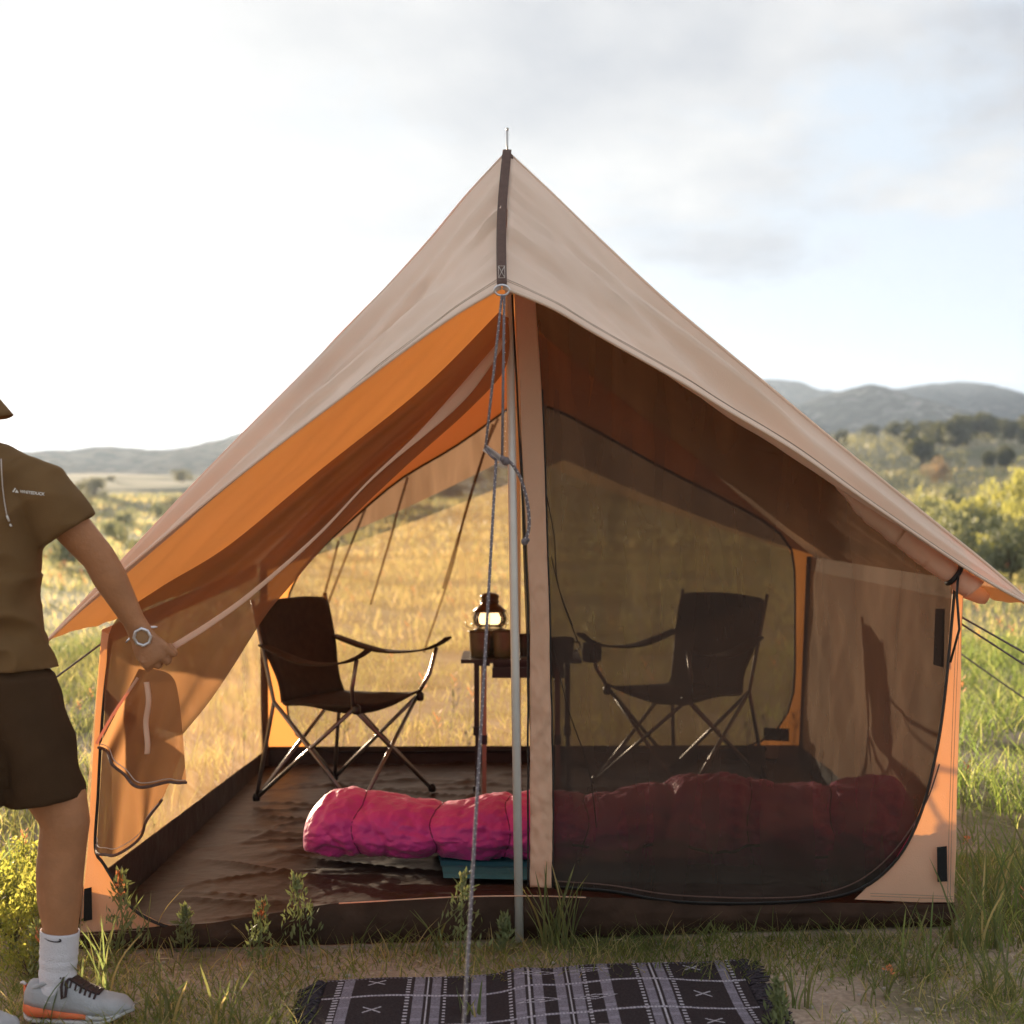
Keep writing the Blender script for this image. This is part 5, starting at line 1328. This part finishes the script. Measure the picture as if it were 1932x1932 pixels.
# leafy clump shapes ----------------------------------------------------
def leaf_cloud(name, n, fn, size, mat, seed, tl=(.7, .7, .6), th=(1.3, 1.25, 1.1), up=.3, aspect=.42):
    "many small leaf faces; fn(rng) gives a point, size the leaf length"
    r = np.random.default_rng(seed)
    P_ = np.array([fn(r) for _ in range(n)], np.float32)
    d = r.normal(size=(n, 3)); d[:, 2] += up * 3; d /= np.linalg.norm(d, axis=1)[:, None]
    e_ = np.cross(d, r.normal(size=(n, 3))); e_ /= np.linalg.norm(e_, axis=1)[:, None] + 1e-6
    L_ = size * (.6 + .8 * r.random((n, 1))); w = L_ * aspect
    V = np.stack([P_, P_ + d * L_ * .5 + e_ * w * .5, P_ + d * L_, P_ + d * L_ * .5 - e_ * w * .5], 1).astype(np.float32)
    me = bpy.data.meshes.new(name); me.vertices.add(n * 4); me.vertices.foreach_set('co', V.ravel())
    me.loops.add(n * 4); me.loops.foreach_set('vertex_index', np.arange(n * 4, dtype=np.int32))
    me.polygons.add(n); me.polygons.foreach_set('loop_start', np.arange(0, n * 4, 4, dtype=np.int32))
    ct = me.color_attributes.new('tint', 'FLOAT_COLOR', 'POINT'); C = np.ones((n, 4, 4), np.float32)
    t = np.array(tl) + (np.array(th) - np.array(tl)) * r.random((n, 1)); C[:, :, :3] = t[:, None, :]
    ct.data.foreach_set('color', C.ravel()); me.materials.append(mat); me.update(); me.validate()
    return me
def bush_pts(w, h, lobes, seed, thin=1.0):
    rr = random.Random(seed)
    L_ = [(rr.uniform(-.6, .6) * w, rr.uniform(-.6, .6) * w, rr.uniform(.16, .80) * h, rr.uniform(.26, .50) * w * thin, rr.uniform(.15, .28) * h) for _ in range(lobes)]
    def fn(r):
        cx_, cy_, cz_, a, c = L_[int(r.random() * lobes)]
        v = r.normal(size=3); v /= np.linalg.norm(v); q = .55 + .45 * r.random() ** .5
        return (cx_ + v[0] * a * q, cy_ + v[1] * a * q, max(cz_ + v[2] * c * q, .02))
    return fn, L_
def trunk_mesh(L_, h, r0, mat, seed, dead=0):
    rr = random.Random(seed); m = MB()
    m.tube([(0, 0, -.05), (.02 * h, 0, .18 * h), (0, .01 * h, .34 * h)], [r0, r0 * .8, r0 * .6], 7)
    for cx_, cy_, cz_, a, c in L_:
        m.tube([(0, 0, .16 * h), (cx_ * .4, cy_ * .4, .16 * h + (cz_ - .16 * h) * .5), (cx_, cy_, cz_)], [r0 * .55, r0 * .38, r0 * .14], 5)
    return m.mesh('trunk', mat)
def plant_kind(name, w, h, lobes, n, size, mat, seed, r0=.05, **kw):
    fn, L_ = bush_pts(w, h, lobes, seed, kw.pop('thin', 1.0))
    return name, leaf_cloud(name + '_leaves', n, fn, size, mat, seed, **kw), trunk_mesh(L_, h, r0, M['bark'], seed), h
def put(kind_, x, y, sc, rot, label, cat, group, part=('crown', 'trunk'), z=None):
    name, lm_, tm_, h = kind_
    zz = ground_h(x, y) if z is None else z
    o = thing(name, label, cat, (x, y, zz - .02), group)
    o.rotation_euler = (0, 0, rot); o.scale = (sc, sc, sc * random.uniform(.85, 1.15))
    a = bpy.data.objects.new(part[0], lm_); COL.objects.link(a); a.parent = o
    b_ = bpy.data.objects.new(part[1], tm_); COL.objects.link(b_); b_.parent = o
    return o
jun = [plant_kind('juniper_tree', 1.05, 2.2, 15, 4200, .19, M['juniper'], 31 + i, .10) for i in range(3)]
wil = [plant_kind('willow_shrub', .85, 1.6, 34, 3000, .11, M['shrub'], 51 + i, .03, thin=.5, up=1.3, aspect=.24, tl=(.8, .75, .7), th=(1.7, 1.4, 1.2)) for i in range(3)]
sag = [plant_kind('sagebrush', .55, .85, 8, 1500, .075, M['sage'], 71 + i, .025, up=.7) for i in range(3)]
tan = plant_kind('dry_bush', .9, 1.6, 8, 1500, .13, M['sage'], 95, .05, tl=(1.1, .75, .7), th=(1.6, 1.05, .95))
rr = random.Random(3)
scr = [plant_kind('scrub_bush', 1.0, 1.15, 12, 1500, .13, M['sage'], 131 + i, .05, tl=(.55, .48, .36), th=(.95, .82, .6)) for i in range(3)]
# junipers on the slope to the right, each where the picture shows one (column, row of its foot, width in picture pixels)
for i, (px, py, wpx) in enumerate([(1610, 838, 26), (1640, 846, 30), (1588, 862, 26), (1660, 838, 30), (1690, 862, 36), (1720, 872, 40), (1740, 880, 52), (1762, 862, 36), (1700, 836, 26), (1728, 845, 34), (1782, 868, 44), (1805, 870, 58), (1830, 862, 40), (1842, 848, 44), (1862, 862, 48), (1880, 850, 40), (1868, 882, 26), (1898, 884, 32), (1800, 828, 40), (1830, 822, 34), (1862, 818, 36), (1890, 815, 30), (1912, 838, 46), (1925, 815, 34), (1770, 834, 36), (1750, 826, 26), (1675, 824, 26), (1630, 824, 22), (1905, 860, 40), (1945, 870, 48), (1970, 845, 50), (2010, 860, 55)]):
    d = 88 + (880 - py) * 1.5
    for _ in range(30):           # walk out along the sight line until it meets the slope
        X = W(px, py, d)
        if ground_h(X.x, d) >= X.z: break
        d += 2
    X = W(px, py, d)
    put(jun[i % 3], X.x, d, wpx * d / F / 1.75, rr.random() * 6.3, 'dark green juniper on the slope to the right of the tent', 'tree', 'junipers on the right-hand slope')
X = W(1768, 896, 76); put(tan, X.x, 76, .9, 1.0, 'dead-looking pinkish brown bush below the junipers', 'bush', None)
# darker brush across the foot of the left-hand hill
for i in range(26):
    y_ = rr.uniform(62, 125); x_ = -y_ * rr.uniform(.02, .36)
    put(scr[i % 3], x_, y_, rr.uniform(.45, 1.0), rr.random() * 6.3, 'scrubby bush on the sunlit plain behind the tent', 'bush', 'scrub on the plain behind the tent')
for i in range(20):
    y_ = rr.uniform(60, 120); x_ = y_ * rr.uniform(-.02, .20)
    put(scr[i % 3], x_, y_, rr.uniform(.45, 1.0), rr.random() * 6.3, 'scrubby bush on the sunlit plain behind the tent', 'bush', 'scrub on the plain behind the tent')
# green willow scrub and grey sage on the right
for i, (px, py, d, s_) in enumerate([(1740, 1010, 30, .6), (1775, 1030, 27, .6), (1812, 1046, 25, .45), (1850, 1060, 24, .48), (1882, 1062, 25, .40), (1915, 1056, 23.5, .50), (1868, 1000, 31, .70), (1905, 990, 34, .8), (1835, 985, 34, .8), (1945, 1000, 29, .9), (1790, 985, 36, .75), (1980, 1050, 25, .8), (2030, 1040, 26, .9), (1930, 1000, 38, 1.2), (1760, 985, 40, .8)]):
    X = W(px, 0, d); put(wil[i % 3], X.x, d, s_, rr.random() * 6.3, 'bright green willow shrub in the thicket right of the tent', 'shrub', 'willow shrubs right of the tent')
for i, (px, d, s_) in enumerate([(1845, 22.5, 1.2), (1800, 23, 1.3), (1905, 22, 1.3), (1715, 33, 1.1), (1760, 32, 1.3), (1800, 31, 1.5), (1830, 31, 1.5), (1775, 40, 1.3), (1700, 42, 1.2), (1725, 50, 1.2), (1850, 44, 1.3), (1900, 48, 1.4), (1680, 55, 1.3), (1930, 42, 1.3), (1640, 58, 1.2), (1600, 62, 1.2), (1810, 56, 1.2)]):
    X = W(px, 0, d); put(sag[i % 3], X.x, d, s_, rr.random() * 6.3, 'grey green sagebrush on the flat beyond the willows', 'shrub', 'sagebrush beyond the willows')
for i in range(30):
    y_ = rr.uniform(22, 60); x_ = -y_ * rr.uniform(.10, .34)
    put(sag[i % 3], x_, y_, rr.uniform(.5, .9), rr.random() * 6.3, 'small sagebrush in the golden field left of the tent', 'shrub', 'sagebrush in the field left of the tent')

# low grey scrub covering the far flat and the slopes, too many to count
xs_, ys_ = wedge(4200, 34, 150, .42)
k = (xs_ > -2) & clump(xs_, ys_, .07, 3.0, -.6, .4); xs_, ys_ = xs_[k], ys_[k]
pts_ = []; r_ = np.random.default_rng(77)
for a, b_ in zip(xs_, ys_):
    w_ = .22 + .3 * r_.random(); z_ = ground_h(float(a), float(b_))
    for _ in range(20):
        v = r_.normal(size=3); v /= np.linalg.norm(v); pts_.append((a + v[0] * w_, b_ + v[1] * w_, z_ + max(.30 + v[2] * .26, .02) * (w_ / .36)))
it_ = iter(pts_)
link('scrub', leaf_cloud('scrub', len(pts_), lambda r: next(it_), .20, M['sage'], 78, (.70, .64, .58), (1.15, 1.05, .98), .5, .5))['kind'] = 'stuff'
# orange flowers of the meadow: a small head of petals on a stem
def flowers(name, xs, ys, hs, r0):
    m = MB()
    for x_, y_, h_ in zip(xs, ys, hs):
        z0 = ground_h(x_, y_); lx_, ly_ = rr.uniform(-.12, .12) * h_, rr.uniform(-.12, .12) * h_
        m.tube([(x_, y_, z0), (x_ + lx_, y_ + ly_, z0 + h_)], [r0 * .12, r0 * .09], 3, 1)
        for j in range(6):
            c = Vector((x_ + lx_, y_ + ly_, z0 + h_ - r0 * .5 * j + r0)); a = j * 2.4
            m.add([c, c + Vector((math.cos(a), math.sin(a), .9)) * r0 * .7 + Vector((-math.sin(a), math.cos(a), 0)) * r0 * .25, c + Vector((math.cos(a), math.sin(a), 1.2)) * r0, c + Vector((math.cos(a), math.sin(a), .9)) * r0 * .7 - Vector((-math.sin(a), math.cos(a), 0)) * r0 * .25], [(0, 1, 2, 3)], 0)
    return m.build(name, [M['petal'], M['stem']], None, kind='stuff')
M['stem'] = mk('green_stem', (.14, .17, .05), .6, .2, 20, trans=(.35, .4, .08), tfac=.35)
x, y = wedge(420, 7.3, 26, .40); flowers('wildflowers', x, y, [.16 + .22 * rr.random() for _ in x], .028)
x, y = wedge(150, 4.2, 8.5, .42); k = ~inside_tent(x, y) & (np.abs(x) > 1.5); flowers('wildflowers', x[k], y[k], [.10 + .2 * rr.random() for _ in x[k]], .016)

# single plants near the camera ------------------------------------------
def tuft(px, py, n, h, spread, label, seed, lean=.35):
    g_ = gpt(px, py); r = np.random.default_rng(seed)
    o = thing('grass_tuft', label, 'grass tuft', (g_.x, g_.y, 0), 'single grass tufts around the tent')
    xs = g_.x + (r.random(n) - .5) * spread; ys = g_.y + (r.random(n) - .5) * spread
    t_ = blades('blades', xs, ys, h * (.45 + .6 * r.random(n)), .005 + .0045 * r.random(n), lean * (.4 + r.random(n)), M['grass'], tints(n, (.6, .7, .7), (1.05, 1.05, 1.0), .08), kind='stuff', segs=6, parent=o)
    return o
tuft(1050, 1790, 34, .27, .10, 'tall grass tuft beside the foot of the tent pole', 1)
tuft(890, 1925, 10, .10, .06, 'little grass tuft where the rope crosses the rug edge', 2)
tuft(205, 1900, 15, .34, .10, 'long bent grass blades in front of the toe of the shoe', 3, .5)
tuft(300, 1930, 16, .20, .09, 'loose grass tuft at the bottom edge right of the shoe', 4, .55)
tuft(255, 1800, 12, .24, .12, 'grass blades against the left corner of the tent', 5, .45)
tuft(425, 1940, 14, .17, .07, 'grass tuft left of the rug fringe', 6)
tuft(120, 1930, 14, .20, .10, 'grass blades over the heel of the shoe', 7, .5)
tuft(1505, 1900, 12, .17, .06, 'grass tuft right of the rug fringe', 8)
tuft(1735, 1850, 16, .23, .08, 'tall thin grass tuft in front of the right corner patch', 9, .3)
tuft(1840, 1790, 46, .27, .16, 'dense grass clump against the right corner of the tent', 10, .4)
tuft(1905, 1700, 46, .30, .22, 'long grass clump by the right edge, in the shade of the tent', 11, .4)
tuft(1890, 1880, 22, .19, .12, 'grass tuft on bare earth near the lower right corner', 12, .5)
tuft(1650, 1890, 16, .12, .10, 'low grass tuft on bare earth right of the rug', 13, .6)
tuft(820, 1800, 8, .19, .05, 'few slanting blades left of the rope', 14, .5)
tuft(1345, 1772, 14, .10, .10, 'low tuft under the dark edge of the groundsheet', 15, .6)
tuft(60, 1800, 30, .20, .16, 'sunlit grass tuft behind the lower leg', 16, .5)
tuft(20, 1700, 40, .25, .2, 'sunlit grass clump at the left edge behind the leg', 17, .5)
def weed(px, py, h, label, seed, flower=False):
    g_ = gpt(px, py); r = random.Random(seed); b0 = Vector((g_.x, g_.y, 0))
    o = thing('weed', label, 'weed', tuple(b0), 'flowering weeds before the tent')
    lean = Vector((r.uniform(-.08, .08) * h, r.uniform(-.05, .05) * h, 0))
    st_ = by_len([b0, b0 + Vector((lean.x * .2, 0, h * .4)), b0 + lean + Vector((0, 0, h))])
    m = MB(); m.tube([st_(i / 10) for i in range(11)], [.0026 * (1 - .06 * i) for i in range(11)], 6); m.build('stem', M['stem'], o)
    def lp(rg_):
        t = rg_.random() ** .9; p = st_(t); a = rg_.random() * 6.28; q = (.015 + .052 * rg_.random()) * (1.2 - t) * (h / .22)
        return (p.x + math.cos(a) * q, p.y + math.sin(a) * q, p.z + .2 * q)
    link('leaves', leaf_cloud('leaves', 190, lp, .024, M['sage'], seed, (.55, .62, .4), (.9, .95, .6), .6, .3), o)
    link('flower_spike', leaf_cloud('flower_spike', 60, lambda rg_: tuple(st_(.72 + .28 * rg_.random()) + Vector((rg_.normal() * .004, rg_.normal() * .004, 0))), .014, M['petal'] if flower else M['sage'], seed + 1, (.9, .9, .7), (1.4, 1.3, 1.0), .8, .5), o)
for i, (px, py, h, fl_, lb_) in enumerate([(706 * .0 + 567, 1800, .22, False, 'tall pale weed against the middle of the groundsheet edge'), (487, 1820, .17, True, 'short orange tipped weed left of the tall pale weed'), (868, 1830, .26, False, 'slender branching weed just left of the rope'), (232, 1810, .24, True, 'grey weed at the curved lower left corner of the door'), (1468, 1950, .12, False, 'seed head poking up beside the right rug fringe'), (345, 1800, .13, False, 'small weed below the lower left door corner'), (950, 1800, .10, False, 'creeping weed to the left of the pole foot'), (80, 1860, .16, True, 'yellow green weed next to the white sock')]):
    weed(px, py, h, lb_, 100 + i * 3, fl_)
def flower(px, py, h, label, seed):
    g_ = gpt(px, py); o = thing('wildflower', label, 'flower', (g_.x, g_.y, 0))
    b0 = Vector((g_.x, g_.y, 0)); m = MB(); m.tube([b0, b0 + Vector((.004, 0, h))], .0016, 5); m.build('stem', M['stem'], o)
    link('petals', leaf_cloud('petals', 22, lambda r: tuple(b0 + Vector((.004 + r.normal() * .004, r.normal() * .004, h - .01 + .022 * r.random()))), .012, M['petal'], seed, (.8, .8, .8), (1.2, 1.2, 1.2), .5, .5), o)
flower(1674, 1856, .035, 'single orange flower low on the bare earth right of the rug', 201)
flower(190, 1931, .03, 'orange flower at the sole of the front shoe', 202)
flower(1822, 1640, .10, 'orange flower in the shade by the right corner of the tent', 203)
flower(62, 1800, .08, 'orange flower left of the white sock', 204)
flower(88, 1745, .09, 'orange flower behind the calf of the standing leg', 205)
lw = [plant_kind('leafy_weed', .13, .20, 16, 1300, .015, M['shrub'], 171 + i, .004, tl=(.9, .85, .5), th=(1.6, 1.35, .9), thin=.8) for i in range(2)]
for i, (px, py, s_, lb_) in enumerate([(8, 1690, 1.2, 'yellow green leafy weed at the left edge, higher up than the others'), (45, 1740, 1.0, 'yellow green leafy weed just left of the calf'), (22, 1800, 1.2, 'yellow green leafy weed left of the white sock'), (170, 1775, .7, 'small yellow green weed between the sock and the tent corner'), (60, 1850, .8, 'leafy weed behind the heel of the shoe')]):
    g_ = gpt(px, py); put(lw[i % 2], g_.x, g_.y, s_, i * 1.3, lb_, 'weed', 'leafy weeds by the tent', ('leaves', 'stem'))
# dry straw lying on the trodden earth
x, y = wedge(6500, 3.3, 4.9); k = ~inside_tent(x, y) & ~on_rug(x, y) & clump(x, y, 3.0, 31.0, -.3, .3); x, y = x[k], y[k]
sm_ = MB()
for a, b_ in zip(x, y):
    t_ = rr.random() * 6.28; L_ = rr.uniform(.012, .05); c_, s_ = math.cos(t_) * L_, math.sin(t_) * L_; w_ = .0012
    z_ = ground_h(a, b_) + .003 + .006 * rr.random()
    sm_.add([(a - s_ / L_ * w_, b_ + c_ / L_ * w_, z_), (a + s_ / L_ * w_, b_ - c_ / L_ * w_, z_), (a + c_ + s_ / L_ * w_, b_ + s_ - c_ / L_ * w_, z_ + .004 * rr.random()), (a + c_ - s_ / L_ * w_, b_ + s_ + c_ / L_ * w_, z_ + .004 * rr.random())], [(0, 1, 2, 3)])
sm_.build('straw', mk('dry_straw', (.50, .40, .25), .8, .35, 20), None, kind='stuff')
# scattered pale stones on the bare earth
pm_ = MB()
for i in range(260):
    px, py = rr.uniform(250, 1932), rr.uniform(1765, 1945); g_ = gpt(px, py)
    if on_rug(np.array([g_.x]), np.array([g_.y]))[0] or inside_tent(np.array([g_.x]), np.array([g_.y]))[0]: continue
    r = .003 + .007 * rr.random() ** 2
    pm_.sphere((g_.x, g_.y, ground_h(g_.x, g_.y) + r * .2), r, 6, 4, 0, (Vector((r * rr.uniform(.8, 1.4), 0, 0)), Vector((0, r, 0)), Vector((0, 0, r * .6))))
pm_.build('pebbles', M['pebble'], None, kind='stuff')
# ------------------------------------------------------------------ the evening air
hz_ = newmat('evening_air'); hn, hl_ = hz_.node_tree.nodes, hz_.node_tree.links
ho = N(hn, 'ShaderNodeOutputMaterial'); pv_ = N(hn, 'ShaderNodeVolumePrincipled')
pv_.inputs['Color'].default_value = (0.60, 0.75, 1.0, 1); pv_.inputs['Density'].default_value = 0.00055; pv_.inputs['Anisotropy'].default_value = 0.35
hl_.new(pv_.outputs[0], ho.inputs['Volume'])
HB = MB(); HB.box((0, 350, 20.5), 700, 480, 22.5)
hb = HB.build('haze', hz_, None, smooth=False, kind='stuff')
